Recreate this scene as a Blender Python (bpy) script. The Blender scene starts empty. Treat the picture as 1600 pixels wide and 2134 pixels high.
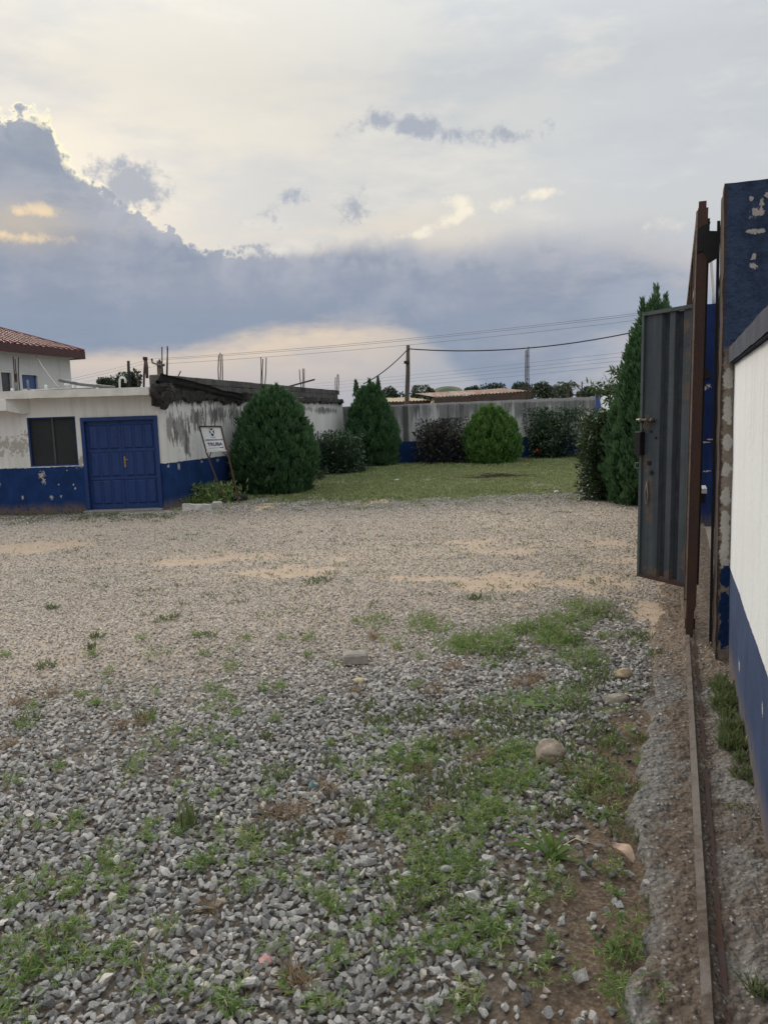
import bpy, bmesh, math, random
import numpy as np
from mathutils import Vector, Matrix, noise as mnoise

S = bpy.context.scene
COL = S.collection
R = math.radians
rng = np.random.default_rng(7)
random.seed(7)

# ------------------------------------------------------------------ camera
F, CX, CY, CH = 1600.0, 800.0, 1067.0, 1.75
PITCH, ROLL = math.atan(197 / 1600), math.atan(0.033)
fw = Vector((0, math.cos(PITCH), -math.sin(PITCH)))
u0 = Vector((0, math.sin(PITCH), math.cos(PITCH)))
r0 = Vector((1, 0, 0))
rt = r0 * math.cos(ROLL) - u0 * math.sin(ROLL)
up = u0 * math.cos(ROLL) + r0 * math.sin(ROLL)
CAM = Vector((0, 0, CH))
cd = bpy.data.cameras.new('camera')
cd.sensor_fit = 'VERTICAL'; cd.sensor_height = 24.0; cd.lens = F / 2134 * 24.0
cd.clip_start = 0.05; cd.clip_end = 6000
cam = bpy.data.objects.new('camera', cd); COL.objects.link(cam)
m = Matrix((rt, up, -fw)).transposed().to_4x4(); m.translation = CAM
cam.matrix_world = m
S.camera = cam

def ray(px, py):
    return fw + rt * ((px - CX) / F) - up * ((py - CY) / F)
def gnd(px, py, z=0.0):                       # pixel on a horizontal surface
    d = ray(px, py); return CAM + d * ((z - CH) / d.z)
def at(px, py, Y):                            # pixel at a known distance Y
    d = ray(px, py); return CAM + d * (Y / d.y)
def azel(px, py):
    d = ray(px, py).normalized()
    return math.degrees(math.atan2(d.x, d.y)), math.degrees(math.asin(d.z))

# ------------------------------------------------------------------ node helper
class NT:
    def __init__(s, tree): s.t = tree; s.N = tree.nodes; s.L = tree.links
    def put(s, sock, v):
        if isinstance(v, bpy.types.NodeSocket): s.L.new(v, sock)
        elif v is not None:
            try: sock.default_value = v
            except Exception:
                if isinstance(v, (tuple, list)) and len(v) == 3: sock.default_value = (*v, 1.0)
                else: sock.default_value = (v, v, v)
    def math(s, op, a, b=None, c=None, clamp=False):
        n = s.N.new('ShaderNodeMath'); n.operation = op; n.use_clamp = clamp
        s.put(n.inputs[0], a); s.put(n.inputs[1], b); s.put(n.inputs[2], c); return n.outputs[0]
    def add(s, a, b): return s.math('ADD', a, b)
    def sub(s, a, b): return s.math('SUBTRACT', a, b)
    def mul(s, a, b): return s.math('MULTIPLY', a, b)
    def vm(s, op, a, b=None, out=0):
        n = s.N.new('ShaderNodeVectorMath'); n.operation = op
        s.put(n.inputs[0], a); s.put(n.inputs[1], b); return n.outputs[out]
    def mix(s, f, a, b, mode='MIX'):
        n = s.N.new('ShaderNodeMix'); n.data_type = 'RGBA'; n.blend_type = mode
        s.put(n.inputs[0], f)
        for k, v in ((6, a), (7, b)): s.put(n.inputs[k], (*v, 1.0) if isinstance(v, tuple) and len(v) == 3 else v)
        return n.outputs[2]
    def noise(s, vec, scale, detail=4, rough=0.55, col=False, dist=0.0):
        n = s.N.new('ShaderNodeTexNoise'); s.put(n.inputs['Vector'], vec)
        n.inputs['Scale'].default_value = scale; n.inputs['Detail'].default_value = detail
        n.inputs['Roughness'].default_value = rough; n.inputs['Distortion'].default_value = dist
        return n.outputs[1 if col else 0]
    def vor(s, vec, scale, feat='F1', out='Distance', rand=1.0):
        n = s.N.new('ShaderNodeTexVoronoi'); n.feature = feat; s.put(n.inputs['Vector'], vec)
        n.inputs['Scale'].default_value = scale; n.inputs['Randomness'].default_value = rand
        return n.outputs[out]
    def smooth(s, x, a, b, lo=0.0, hi=1.0, kind='SMOOTHSTEP'):
        n = s.N.new('ShaderNodeMapRange'); n.interpolation_type = kind
        s.put(n.inputs[0], x); s.put(n.inputs[1], a); s.put(n.inputs[2], b); s.put(n.inputs[3], lo); s.put(n.inputs[4], hi)
        return n.outputs[0]
    def sep(s, v):
        n = s.N.new('ShaderNodeSeparateXYZ'); s.put(n.inputs[0], v); return n.outputs
    def comb(s, x, y, z):
        n = s.N.new('ShaderNodeCombineXYZ')
        for i, v in enumerate((x, y, z)): s.put(n.inputs[i], v)
        return n.outputs[0]
    def pos(s): return s.N.new('ShaderNodeNewGeometry').outputs['Position']
    def obj(s): return s.N.new('ShaderNodeTexCoord').outputs['Object']
    def attr(s, name, inst=False):
        n = s.N.new('ShaderNodeAttribute'); n.attribute_name = name
        if inst: n.attribute_type = 'INSTANCER'
        return n.outputs
    def curve(s, x, pts):
        n = s.N.new('ShaderNodeFloatCurve'); c = n.mapping.curves[0]
        n.mapping.extend = 'HORIZONTAL'
        pts = sorted(pts)
        c.points[0].location = pts[0]; c.points[1].location = pts[-1]
        for p in pts[1:-1]: c.points.new(*p)
        for p in c.points: p.handle_type = 'AUTO_CLAMPED'
        n.mapping.update(); s.put(n.inputs['Value'], x); return n.outputs[0]
    def bump(s, h, strength=0.4, dist=0.02):
        n = s.N.new('ShaderNodeBump'); s.put(n.inputs['Height'], h)
        n.inputs['Strength'].default_value = strength; n.inputs['Distance'].default_value = dist
        return n.outputs[0]

# ------------------------------------------------------------------ sky
def lin(r, g, b):
    f = lambda c: (c / 255 / 12.92) if c <= 10 else ((c / 255 + 0.055) / 1.055) ** 2.4
    return (f(r), f(g), f(b))
SUN_AZ, SUN_EL = -23.0, 15.0
W = bpy.data.worlds.new('World'); S.world = W; W.use_nodes = True
w = NT(W.node_tree); w.N.clear()
gen = w.N.new('ShaderNodeTexCoord').outputs['Generated']
dirn = w.vm('NORMALIZE', gen)
dx, dy, dz = w.sep(dirn)[:3]
AZ = w.mul(w.math('ARCTAN2', dx, dy), 180 / math.pi)
EL = w.mul(w.math('ARCSINE', dz), 180 / math.pi)
stk = w.vm('MULTIPLY', dirn, (1.0, 1.0, 3.2))
sky = w.N.new('ShaderNodeTexSky'); sky.sky_type = 'NISHITA'; sky.sun_disc = False
sky.sun_elevation = R(SUN_EL); sky.sun_rotation = R(SUN_AZ); sky.air_density = 1.2; sky.dust_density = 2.0
nish = w.vm('SCALE', sky.outputs[0]); nish.node.inputs['Scale'].default_value = 0.08
n_big = w.noise(stk, 3.4, 5, 0.58)
n_str = w.noise(stk, 7.0, 5, 0.6)
n_mid = w.noise(dirn, 12.0, 4, 0.6)
n_fin = w.noise(dirn, 34.0, 5, 0.62)
lump = w.math('ABSOLUTE', w.sub(w.mul(w.noise(dirn, 17.0, 4, 0.5), 2.0), 1.0))     # 0 at creases, larger on rounded heads
# thin high veil
veil = w.mix(w.smooth(AZ, -8, 22), lin(225, 221, 211), lin(204, 208, 212))
veil = w.mix(w.mul(w.smooth(EL, 17, 27), w.smooth(n_big, 0.35, 0.65, 0.3, 0.9)), veil, lin(203, 206, 207))
veil = w.mix(w.mul(w.smooth(EL, 16.5, 11), 0.75), veil, w.mix(w.smooth(AZ, 0, 16), lin(222, 208, 192), lin(203, 203, 203)))
veil = w.mix(w.smooth(n_big, 0.42, 0.64, 0.0, 0.7), veil, lin(195, 200, 206))
veil = w.mix(w.smooth(n_str, 0.5, 0.72, 0.0, 0.35), veil, lin(238, 233, 222))
veil = w.mix(0.06, veil, nish)
# gaps of warm sky below the bank
low = w.mix(w.smooth(EL, 1.0, 6.5), lin(176, 176, 184), lin(222, 205, 186))
low = w.mix(w.smooth(AZ, -4, 9), low, w.mix(w.smooth(EL, 0, 7), lin(172, 177, 186), lin(152, 163, 180)))
low = w.mix(w.smooth(n_str, 0.45, 0.68, 0, 0.4), low, lin(170, 174, 186))
# cloud bank outline (azimuth -> elevation of its upper edge)
out = [(-300, 330), (-120, 260), (0, 225), (40, 222), (75, 214), (112, 230), (122, 296), (140, 318), (166, 345), (190, 352), (212, 392),
       (250, 402), (300, 430), (314, 455), (345, 466), (400, 492), (430, 508), (520, 513), (640, 522), (700, 508), (830, 505), (900, 520), (1000, 514),
       (1080, 500), (1200, 495), (1320, 496), (1450, 520), (1600, 535), (1900, 520), (2400, 560)]
pts = []
for q in out:
    a, e = azel(*q); pts.append(((a + 60) / 120, e / 40))
pts = [(0.0, 0.30), *pts, (1.0, 0.29)]
TOP = w.mul(w.curve(w.math('DIVIDE', w.add(AZ, 60.0), 120.0), pts), 40.0)
rag = w.add(w.mul(w.sub(n_fin, 0.5), 1.0), w.mul(w.sub(lump, 0.24), 1.35))
rag = w.add(rag, w.mul(w.sub(w.math('ABSOLUTE', w.sub(w.mul(n_fin, 2.0), 1.0)), 0.22), w.smooth(AZ, -3, -12, 0.0, 2.6)))
edge = w.sub(w.add(TOP, rag), EL)
soft = w.smooth(AZ, -14, 24, 0.14, 2.2, kind='LINEAR')
bank = w.smooth(edge, w.mul(soft, -1.0), soft)
bot = [(-200, 735), (0, 738), (200, 745), (370, 742), (500, 718), (620, 690), (720, 676), (820, 682), (900, 730), (990, 800), (1080, 870), (1200, 900)]
bpts = []
for q in bot:
    a, e = azel(*q); bpts.append(((a + 60) / 120, max(0, e) / 40 + 0.1))
bpts = [(0.0, 0.19), *bpts, (1.0, 0.1)]
BOT = w.mul(w.sub(w.curve(w.math('DIVIDE', w.add(AZ, 60.0), 120.0), bpts), 0.1), 40.0)
bn = w.add(EL, w.mul(w.sub(n_str, 0.5), 3.2))
bank_low = w.smooth(w.sub(bn, BOT), -0.8, 1.0)
ELn = w.add(EL, w.add(w.mul(w.sub(n_mid, 0.5), 1.6), w.mul(w.sub(lump, 0.24), 1.2)))
cc = w.mix(w.smooth(EL, 6.5, 11.5), lin(142, 154, 173), lin(153, 161, 177))
cc = w.mix(w.smooth(ELn, 11.9, 12.9), cc, lin(168, 173, 184))
cc = w.mix(w.smooth(AZ, 6, 26), cc, lin(168, 176, 190))
cc = w.mix(w.mul(w.smooth(AZ, -14, -19), w.smooth(ELn, 15.5, 17)), cc, lin(153, 161, 174))
cc = w.mix(w.mul(w.smooth(n_str, 0.42, 0.62), 0.5), cc, lin(135, 147, 167))
cc = w.mix(w.mul(w.smooth(w.add(w.mul(n_mid, 0.5), w.mul(n_big, 0.5)), 0.48, 0.64), 0.45), cc, lin(176, 179, 190))
cc = w.mix(w.mul(w.smooth(lump, 0.02, 0.22), w.smooth(edge, 3.0, 0.2, 0, 0.45)), cc, lin(186, 188, 196))
cc = w.mix(w.mul(w.smooth(AZ, 4, 20), w.smooth(n_big, 0.45, 0.6, 0, 0.55)), cc, lin(196, 190, 190))
base = w.mix(bank_low, low, cc)
skyc = w.mix(bank, veil, base)
def gauss(px, py, sx, sy, amp=1.0):
    a, e = azel(px, py)
    p = w.math('MULTIPLY_ADD', AZ, 1 / sx, -a / sx); q = w.math('MULTIPLY_ADD', EL, 1 / sy, -e / sy)
    return w.mul(w.math('POWER', 0.3679, w.math('MULTIPLY_ADD', p, p, w.mul(q, q))), amp)
# light breaking round and through the tower, near the hidden sun
sunp = gauss(150, 340, 9.0, 6.5, 1.3)
rim = w.math('POWER', 0.3679, w.math('POWER', w.math('ABSOLUTE', w.mul(w.add(edge, 0.03), 5.0)), 1.6))
skyc = w.mix(w.math('MULTIPLY', w.mul(rim, sunp), w.smooth(n_mid, 0.42, 0.58, 0.15, 1.0), clamp=True), skyc, lin(255, 247, 220))
skyc = w.mix(w.mul(w.math('MULTIPLY', gauss(118, 285, 1.3, 1.6, 1.6), w.smooth(edge, -0.35, 0.1), clamp=True), w.smooth(edge, 0.75, 0.1)), skyc, lin(255, 246, 214))
skyc = w.mix(w.mul(gauss(40, 468, 3.4, 1.4), 0.7), skyc, lin(203, 190, 172))
gl = w.add(gauss(85, 437, 2.4, 0.5), w.add(gauss(45, 497, 3.2, 0.45), gauss(-150, 470, 4.0, 0.5)))
gl = w.smooth(w.add(gl, w.add(w.mul(w.sub(n_fin, 0.5), 3.0), w.mul(w.sub(n_mid, 0.5), 2.2))), 0.25, 1.35)
skyc = w.mix(w.mul(gl, w.mul(gauss(40, 468, 5, 1.8), 1.0)), skyc, lin(254, 226, 182))
# small dark scraps and a bright wisp
puff = None
for (px, py, sx, sy, am) in [(775, 246, 1.1, .5, .8), (840, 262, 1.2, .5, .9), (895, 266, .9, .6, 1.15), (965, 282, 1.2, .45, .75), (1045, 280, 1.5, .7, .75),
                             (700, 280, .7, .35, .4), (578, 445, .5, .9, .6), (618, 408, .8, .5, .75), (738, 430, .8, .9, .9), (525, 462, .9, .4, .5),
                             (255, 372, 1.4, 1.1, 1.3), (297, 402, .9, .9, .9), (1150, 268, .8, .4, .4)]:
    g = gauss(px, py, sx * 1.7, sy * 1.45, am); puff = g if puff is None else w.add(puff, g)
nw = w.noise(w.vm('ADD', dirn, (3.1, 0.4, 1.7)), 42.0, 6, 0.66)
puffm = w.smooth(w.add(puff, w.mul(w.sub(nw, 0.5), 3.8)), 0.40, 1.4)
puffm = w.mul(puffm, w.smooth(puff, 0.05, 0.45))
skyc = w.mix(w.mul(puffm, 0.8), skyc, lin(160, 168, 183))
wisp = None
for (px, py, sx, sy, am) in [(945, 415, 1.2, .6, .9), (965, 440, .7, .5, .8), (1030, 432, 1.6, .5, .7), (1100, 410, 1.5, .5, .8), (1140, 400, 1.0, .3, .6), (935, 458, .9, .35, .9), (900, 474, .9, .3, .9), (860, 489, 1.2, .3, .9), (1380, 470, 1.8, .6, .5)]:
    g = gauss(px, py, sx * 1.15, sy * 1.15, am); wisp = g if wisp is None else w.add(wisp, g)
wm = w.mul(w.smooth(w.add(wisp, w.mul(w.sub(nw, 0.5), 3.0)), 0.25, 1.4), w.smooth(wisp, 0.06, 0.5))
skyc = w.mix(w.mul(wm, 0.8), skyc, lin(249, 240, 219))
# overcast skies brighten towards the zenith; boost added above frame to light the yard
zen = w.smooth(dz, 0.38, 1.0, 0.735, 1.85, kind='LINEAR')
fin = w.vm('SCALE', skyc); w.put(fin.node.inputs['Scale'], zen)
bg = w.N.new('ShaderNodeBackground'); w.put(bg.inputs[0], fin); bg.inputs[1].default_value = 1.0
wo = w.N.new('ShaderNodeOutputWorld'); w.L.new(bg.outputs[0], wo.inputs[0])
W.cycles.sampling_method = 'MANUAL'; W.cycles.sample_map_resolution = 256

# ------------------------------------------------------------------ sun behind thin cloud, exposure
sl = bpy.data.lights.new('sun', 'SUN'); sl.energy = 1.5; sl.angle = R(20); sl.color = (1.0, 0.9, 0.76)
so = bpy.data.objects.new('sun', sl); COL.objects.link(so)
sd = Vector((math.sin(R(SUN_AZ)) * math.cos(R(SUN_EL + 8)), math.cos(R(SUN_AZ)) * math.cos(R(SUN_EL + 8)), math.sin(R(SUN_EL + 8))))
so.rotation_euler = sd.to_track_quat('Z', 'Y').to_euler(); so.location = (-20, 10, 40)
S.view_settings.view_transform = 'Standard'; S.view_settings.look = 'None'
S.view_settings.exposure = 0.5; S.view_settings.gamma = 1.0; S.view_settings.use_curve_mapping = False
S.render.engine = 'CYCLES'
S.cycles.max_bounces = 5; S.cycles.diffuse_bounces = 3; S.cycles.glossy_bounces = 2; S.cycles.transmission_bounces = 3; S.cycles.use_denoising = True

# ------------------------------------------------------------------ mesh helpers
class MB:
    def __init__(s): s.v = []; s.f = []
    def add(s, vs, fs):
        o = len(s.v); s.v += [tuple(x) for x in vs]; s.f += [tuple(i + o for i in q) for q in fs]; return s
    def box(s, c, size, ax=None):
        c = Vector(c); X, Y, Z = ax if ax else (Vector((1, 0, 0)), Vector((0, 1, 0)), Vector((0, 0, 1)))
        a, b, d = (k / 2 for k in size)
        vs = [c + X * (sx * a) + Y * (sy * b) + Z * (sz * d) for sz in (-1, 1) for sx, sy in ((-1, -1), (1, -1), (1, 1), (-1, 1))]
        return s.add(vs, [(3, 2, 1, 0), (4, 5, 6, 7), (0, 1, 5, 4), (1, 2, 6, 5), (2, 3, 7, 6), (3, 0, 4, 7)])
    def bar(s, a, b, wd, ht=None, upv=(0, 0, 1)):      # square bar between two points
        a, b = Vector(a), Vector(b); Z = (b - a); L = Z.length; Z.normalize()
        X = Vector(upv).cross(Z)
        if X.length < 1e-3: X = Vector((1, 0, 0)).cross(Z)
        X.normalize(); Y = Z.cross(X)
        return s.box((a + b) / 2, (wd, ht or wd, L), (X, Y, Z))
    def tube(s, ptsl, rad, n=8, cap=True):
        P = [Vector(p) for p in ptsl]; rads = rad if isinstance(rad, (list, tuple)) else [rad] * len(P)
        o = len(s.v); prev = None
        for i, p in enumerate(P):
            t = (P[min(i + 1, len(P) - 1)] - P[max(i - 1, 0)]).normalized()
            if prev is None:
                X = t.cross(Vector((0, 0, 1)));
                if X.length < 1e-3: X = t.cross(Vector((0, 1, 0)))
            else: X = prev - t * prev.dot(t)
            X.normalize(); prev = X; Yv = t.cross(X)
            for k in range(n):
                a = 2 * math.pi * k / n
                s.v.append(tuple(p + X * (math.cos(a) * rads[i]) + Yv * (math.sin(a) * rads[i])))
        for i in range(len(P) - 1):
            for k in range(n):
                a, b = o + i * n + k, o + i * n + (k + 1) % n
                s.f.append((a, b, b + n, a + n))
        if cap:
            s.f.append(tuple(o + k for k in range(n))[::-1]); s.f.append(tuple(o + (len(P) - 1) * n + k for k in range(n)))
        return s
    def prism(s, poly, d):                               # polygon (3-D points) extruded by vector d
        d = Vector(d); P = [Vector(p) for p in poly]; n = len(P)
        return s.add(P + [p + d for p in P], [tuple(range(n))[::-1], tuple(range(n, 2 * n))] + [(i, (i + 1) % n, n + (i + 1) % n, n + i) for i in range(n)])
    def grid(s, fn, nu, nv):
        o = len(s.v)
        for i in range(nu + 1):
            for j in range(nv + 1): s.v.append(tuple(fn(i / nu, j / nv)))
        for i in range(nu):
            for j in range(nv):
                a = o + i * (nv + 1) + j; s.f.append((a, a + nv + 1, a + nv + 2, a + 1))
        return s
    def build(s, name, mat, parent=None, smooth=False, bevel=0.0):
        me = bpy.data.meshes.new(name); me.from_pydata(s.v, [], s.f)
        bm = bmesh.new(); bm.from_mesh(me); bmesh.ops.recalc_face_normals(bm, faces=bm.faces)
        if bevel: bmesh.ops.bevel(bm, geom=list(bm.edges), offset=bevel, segments=1, affect='EDGES', clamp_overlap=True)
        bm.to_mesh(me); bm.free()
        return link(name, me, mat, parent, smooth)

def link(name, me, mat, parent=None, smooth=False):
    if mat is not None and not me.materials: me.materials.append(mat)
    if smooth: me.polygons.foreach_set('use_smooth', np.ones(len(me.polygons), bool))
    o = bpy.data.objects.new(name, me); COL.objects.link(o)
    if parent is not None:
        o.parent = parent; o.matrix_parent_inverse = Matrix.Translation(-Vector(parent.location))
    return o

def npmesh(name, V, T, tint=None):                       # numpy triangles -> mesh
    me = bpy.data.meshes.new(name); V = np.asarray(V, np.float32); T = np.asarray(T, np.int32)
    me.vertices.add(len(V)); me.vertices.foreach_set('co', V.ravel())
    me.loops.add(T.size); me.loops.foreach_set('vertex_index', T.ravel())
    me.polygons.add(len(T)); me.polygons.foreach_set('loop_start', np.arange(0, T.size, 3, dtype=np.int32))
    me.polygons.foreach_set('loop_total', np.full(len(T), 3, np.int32))
    if tint is not None:
        a = me.attributes.new('tint', 'FLOAT', 'POINT'); a.data.foreach_set('value', np.asarray(tint, np.float32))
    me.update(calc_edges=True); me.validate(); return me

def thing(name, loc, label, cat, group=None):
    o = bpy.data.objects.new(name, None); o.empty_display_size = 0.1; COL.objects.link(o); o.location = loc
    return tag(o, label, cat, group)
def tag(o, label=None, cat=None, group=None, kind=None):
    if label: o['label'] = label
    if cat: o['category'] = cat
    if group: o['group'] = group
    if kind: o['kind'] = kind
    return o

# ------------------------------------------------------------------ materials
def newmat(name, rough=0.8, spec=0.3):
    mt = bpy.data.materials.new(name); mt.use_nodes = True
    g = NT(mt.node_tree); b = mt.node_tree.nodes['Principled BSDF']
    b.inputs['Roughness'].default_value = rough; b.inputs['Specular IOR Level'].default_value = spec
    g.b = b; g.m = mt; return g
def plain(name, col, rough=0.8, var=0.15, scale=8.0, metal=0.0, bump=0.15, spec=0.3):
    g = newmat(name, rough, spec); p = g.pos(); n = g.noise(p, scale, 6, 0.6); n2 = g.noise(p, scale * 6, 4, 0.6)
    f = g.add(g.mul(n, 0.7), g.mul(n2, 0.3))
    c = g.mix(g.smooth(f, 0.3, 0.7), tuple(k * (1 - var) for k in col), tuple(min(1, k * (1 + var)) for k in col))
    g.put(g.b.inputs['Base Color'], c); g.b.inputs['Metallic'].default_value = metal
    if bump: g.put(g.b.inputs['Normal'], g.bump(f, bump, 0.01))
    return g.m
def spots(g, p, n, lst, amp=1.2):                       # irregular patches round given centres (x,y,z,rx,rz)
    tot = None
    for (x, y, z, rr, rz) in lst:
        d = g.vm('SUBTRACT', p, (x, y, z)); d = g.vm('MULTIPLY', d, (1 / rr, 1 / rr, 1 / rz))
        L = g.vm('LENGTH', d, out=1); q = g.sub(1.0, L); tot = q if tot is None else g.math('MAXIMUM', tot, q)
    return g.smooth(g.add(g.sub(g.mul(tot, 1.5), 0.45), g.mul(g.sub(n, 0.5), amp * 2.4)), 0.0, 0.08)

BLUE, BLUE_D = (0.010, 0.038, 0.140), (0.008, 0.028, 0.10)
WHITE = (0.71, 0.71, 0.70)
PLASTER = (0.30, 0.285, 0.26)

def wall_paint(name, dado, grey=(), mould=(), bluechips=(), dusty=0.35, streak=0.0, white=WHITE, blue=BLUE, ragged=0.05, all_blue=False, top_dark=None):
    g = newmat(name, 0.85, 0.2); p = g.pos(); z = g.sep(p)[2]
    n = g.noise(p, 3.0, 8, 0.65); nf = g.noise(p, 14.0, 8, 0.7); nb = g.noise(p, 0.9, 4, 0.5)
    vs = g.noise(g.vm('MULTIPLY', p, (9, 9, 0.7)), 1.0, 6, 0.65)
    wc = g.mix(g.smooth(nb, 0.35, 0.7, 0, dusty), white, tuple(k * f for k, f in zip(white, (0.82, 0.79, 0.73))))
    wc = g.mix(g.smooth(vs, 0.47, 0.72, 0, 0.55), wc, tuple(k * f for k, f in zip(white, (0.80, 0.775, 0.735))))
    if streak: wc = g.mix(g.mul(g.smooth(vs, 0.40, 0.62), streak), wc, (0.23, 0.225, 0.22))
    bc = g.mix(g.smooth(n, 0.35, 0.68), blue, tuple(k * 0.68 for k in blue))
    bc = g.mix(g.smooth(nf, 0.56, 0.78, 0, 0.35), bc, tuple(min(1, k * 1.9 + 0.01) for k in blue))
    bc = g.mix(g.mul(g.smooth(g.add(z, g.mul(g.sub(vs, .5), .25)), 0.28, 0.03), g.smooth(nf, 0.28, 0.55)), bc, (0.14, 0.11, 0.088))
    bc = g.mix(g.smooth(vs, 0.54, 0.72, 0, 0.4), bc, tuple(min(1, k * 1.5 + 0.012) for k in blue))
    if bluechips:
        bc = g.mix(spots(g, p, g.noise(p, 38.0, 5, 0.65), [(x_, y_, z_, r1 * .85, r2 * .85) for (x_, y_, z_, r1, r2) in bluechips], 2.2), bc, g.mix(n, (0.5, 0.48, 0.46), (0.30, 0.25, 0.20)))
    if all_blue: c = bc
    else:
        lim = g.add(dado, g.mul(g.sub(nf, 0.5), ragged))
        c = g.mix(g.smooth(g.sub(z, lim), -0.004, 0.004), bc, wc)
    if grey: c = g.mix(g.mul(spots(g, p, nf, grey, 3.0), 0.85), c, g.mix(n, PLASTER, (0.40, 0.37, 0.33)))
    if mould:
        ms = g.noise(g.vm('MULTIPLY', p, (11, 11, 2.2)), 1.0, 8, 0.7)
        c = g.mix(g.mul(spots(g, p, ms, mould, 2.6), 0.85), c, g.mix(g.smooth(g.noise(g.vm('MULTIPLY', p, (5, 5, 1.5)), 1.0, 4, .6), 0.42, 0.58), (0.04, 0.04, 0.038), (0.22, 0.212, 0.205)))
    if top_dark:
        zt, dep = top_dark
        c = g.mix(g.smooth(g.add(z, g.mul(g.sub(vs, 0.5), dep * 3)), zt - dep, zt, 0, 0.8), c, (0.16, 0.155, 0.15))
    g.put(g.b.inputs['Base Color'], c)
    g.put(g.b.inputs['Normal'], g.bump(g.add(g.mul(n, 0.9), g.mul(nf, 0.6)), 0.5, 0.016))
    return g.m

def foliage(name, dark, light, trans=0.15, rough=0.55, third=None):
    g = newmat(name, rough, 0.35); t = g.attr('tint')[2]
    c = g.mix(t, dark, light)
    if third: c = g.mix(g.smooth(t, 0.86, 0.95), c, third)
    g.put(g.b.inputs['Base Color'], c)
    tr = g.N.new('ShaderNodeBsdfTranslucent'); g.put(tr.inputs[0], g.mix(0.5, c, light))
    mx = g.N.new('ShaderNodeMixShader'); mx.inputs[0].default_value = trans
    g.L.new(g.b.outputs[0], mx.inputs[1]); g.L.new(tr.outputs[0], mx.inputs[2])
    g.L.new(mx.outputs[0], g.N['Material Output'].inputs[0]); return g.m

def rust_metal(name, paint, rustc=(0.09, 0.04, 0.022), lo=0.5, hi=0.7, rough=0.6):
    g = newmat(name, rough, 0.4); p = g.pos(); n = g.noise(p, 7.0, 8, 0.68); n2 = g.noise(p, 40, 5, 0.65)
    vs = g.noise(g.vm('MULTIPLY', p, (20, 20, 1.2)), 1.0, 5, 0.6)
    c = g.mix(g.smooth(vs, 0.4, 0.7, 0, 0.5), paint, tuple(k * 0.6 for k in paint))
    c = g.mix(g.smooth(n2, 0.6, 0.72, 0, 0.35), c, tuple(min(1, k * 1.8 + .02) for k in paint))
    c = g.mix(g.smooth(g.add(g.mul(n, 0.75), g.mul(n2, 0.25)), lo, hi), c, rustc)
    g.put(g.b.inputs['Base Color'], c); g.put(g.b.inputs['Normal'], g.bump(g.add(n, g.mul(n2, .4)), 0.25, 0.006))
    g.put(g.b.inputs['Roughness'], g.smooth(n, 0.4, 0.65, rough * 0.85, 0.9)); return g.m

M = {}
M['concrete'] = plain('concrete', (0.21, 0.205, 0.195), 0.95, 0.35, 5, bump=0.5)
M['dark_concrete'] = plain('dark_concrete', (0.042, 0.040, 0.038), 0.95, 0.6, 9, bump=0.9)
M['white'] = plain('white_paint', (0.68, 0.67, 0.64), 0.8, 0.07, 3)
M['pvc'] = plain('pvc', (0.62, 0.62, 0.60), 0.5, 0.06, 8, bump=0)
M['pvc_grey'] = plain('pvc_grey', (0.16, 0.165, 0.17), 0.55, 0.12, 8, bump=0)
M['rebar'] = plain('rebar', (0.05, 0.036, 0.03), 0.9, 0.3, 20)
M['black'] = plain('black', (0.012, 0.012, 0.013), 0.6, 0.3, 20)
M['door_blue'] = rust_metal('door_blue', (0.009, 0.036, 0.150), (0.024, 0.05, 0.14), 0.5, 0.66, 0.5)
M['wood_pole'] = plain('wood_pole', (0.10, 0.082, 0.066), 0.95, 0.35, 12, bump=0.5)
M['old_wood'] = plain('old_wood', (0.085, 0.06, 0.05), 0.9, 0.3, 6, bump=0.3)
M['rust_frame'] = rust_metal('rust_frame', (0.056, 0.028, 0.025), (0.085, 0.042, 0.026), lo=0.45, hi=0.62)
M['gate_green'] = rust_metal('gate_green', (0.075, 0.095, 0.10), lo=0.60, hi=0.72)
M['steel'] = rust_metal('steel', (0.105, 0.086, 0.072), (0.055, 0.038, 0.029), 0.44, 0.60)
M['brass'] = plain('brass', (0.30, 0.22, 0.11), 0.4, 0.2, 20, metal=0.8, bump=0)
M['rubber'] = plain('rubber', (0.022, 0.022, 0.024), 0.85, 0.3, 20)
M['pale_wire'] = plain('pale_wire', (.22, .225, .235), .6, .1, 5, bump=0)
M['wire'] = plain('wire', (0.05, 0.052, 0.056), 0.7, 0.1, 5, bump=0)

# ------------------------------------------------------------------ frame of the right-hand wall: s runs along it, t across (to the right)
WA = R(20.8); WS = Vector((math.sin(WA), math.cos(WA), 0)); WT = Vector((math.cos(WA), -math.sin(WA), 0)); UP = Vector((0, 0, 1))
def st(s, t, z=0.0): return WS * s + WT * t + UP * z
WAX = (WS, WT, UP)

# ------------------------------------------------------------------ ground
def vnoise(x, y, sc, seed=0):                            # vectorised value noise
    x = np.asarray(x, float) * sc; y = np.asarray(y, float) * sc
    xi = np.floor(x).astype(int); yi = np.floor(y).astype(int); fx = x - xi; fy = y - yi
    fx = fx * fx * (3 - 2 * fx); fy = fy * fy * (3 - 2 * fy)
    def h(a, b):
        v = np.sin(a * 127.1 + b * 311.7 + seed * 74.7) * 43758.5453; return v - np.floor(v)
    return (h(xi, yi) * (1 - fx) + h(xi + 1, yi) * fx) * (1 - fy) + (h(xi, yi + 1) * (1 - fx) + h(xi + 1, yi + 1) * fx) * fy
def fbm(x, y, sc, o=4, seed=0):
    s = 0; a = 0.5; t = 0
    for k in range(o): s = s + a * vnoise(x, y, sc * 2 ** k, seed + k); t += a; a *= 0.5
    return s / t
def SSTEP(x, a, b):
    q = np.clip((np.asarray(x, float) - a) / (b - a), 0, 1); return q * q * (3 - 2 * q)
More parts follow.
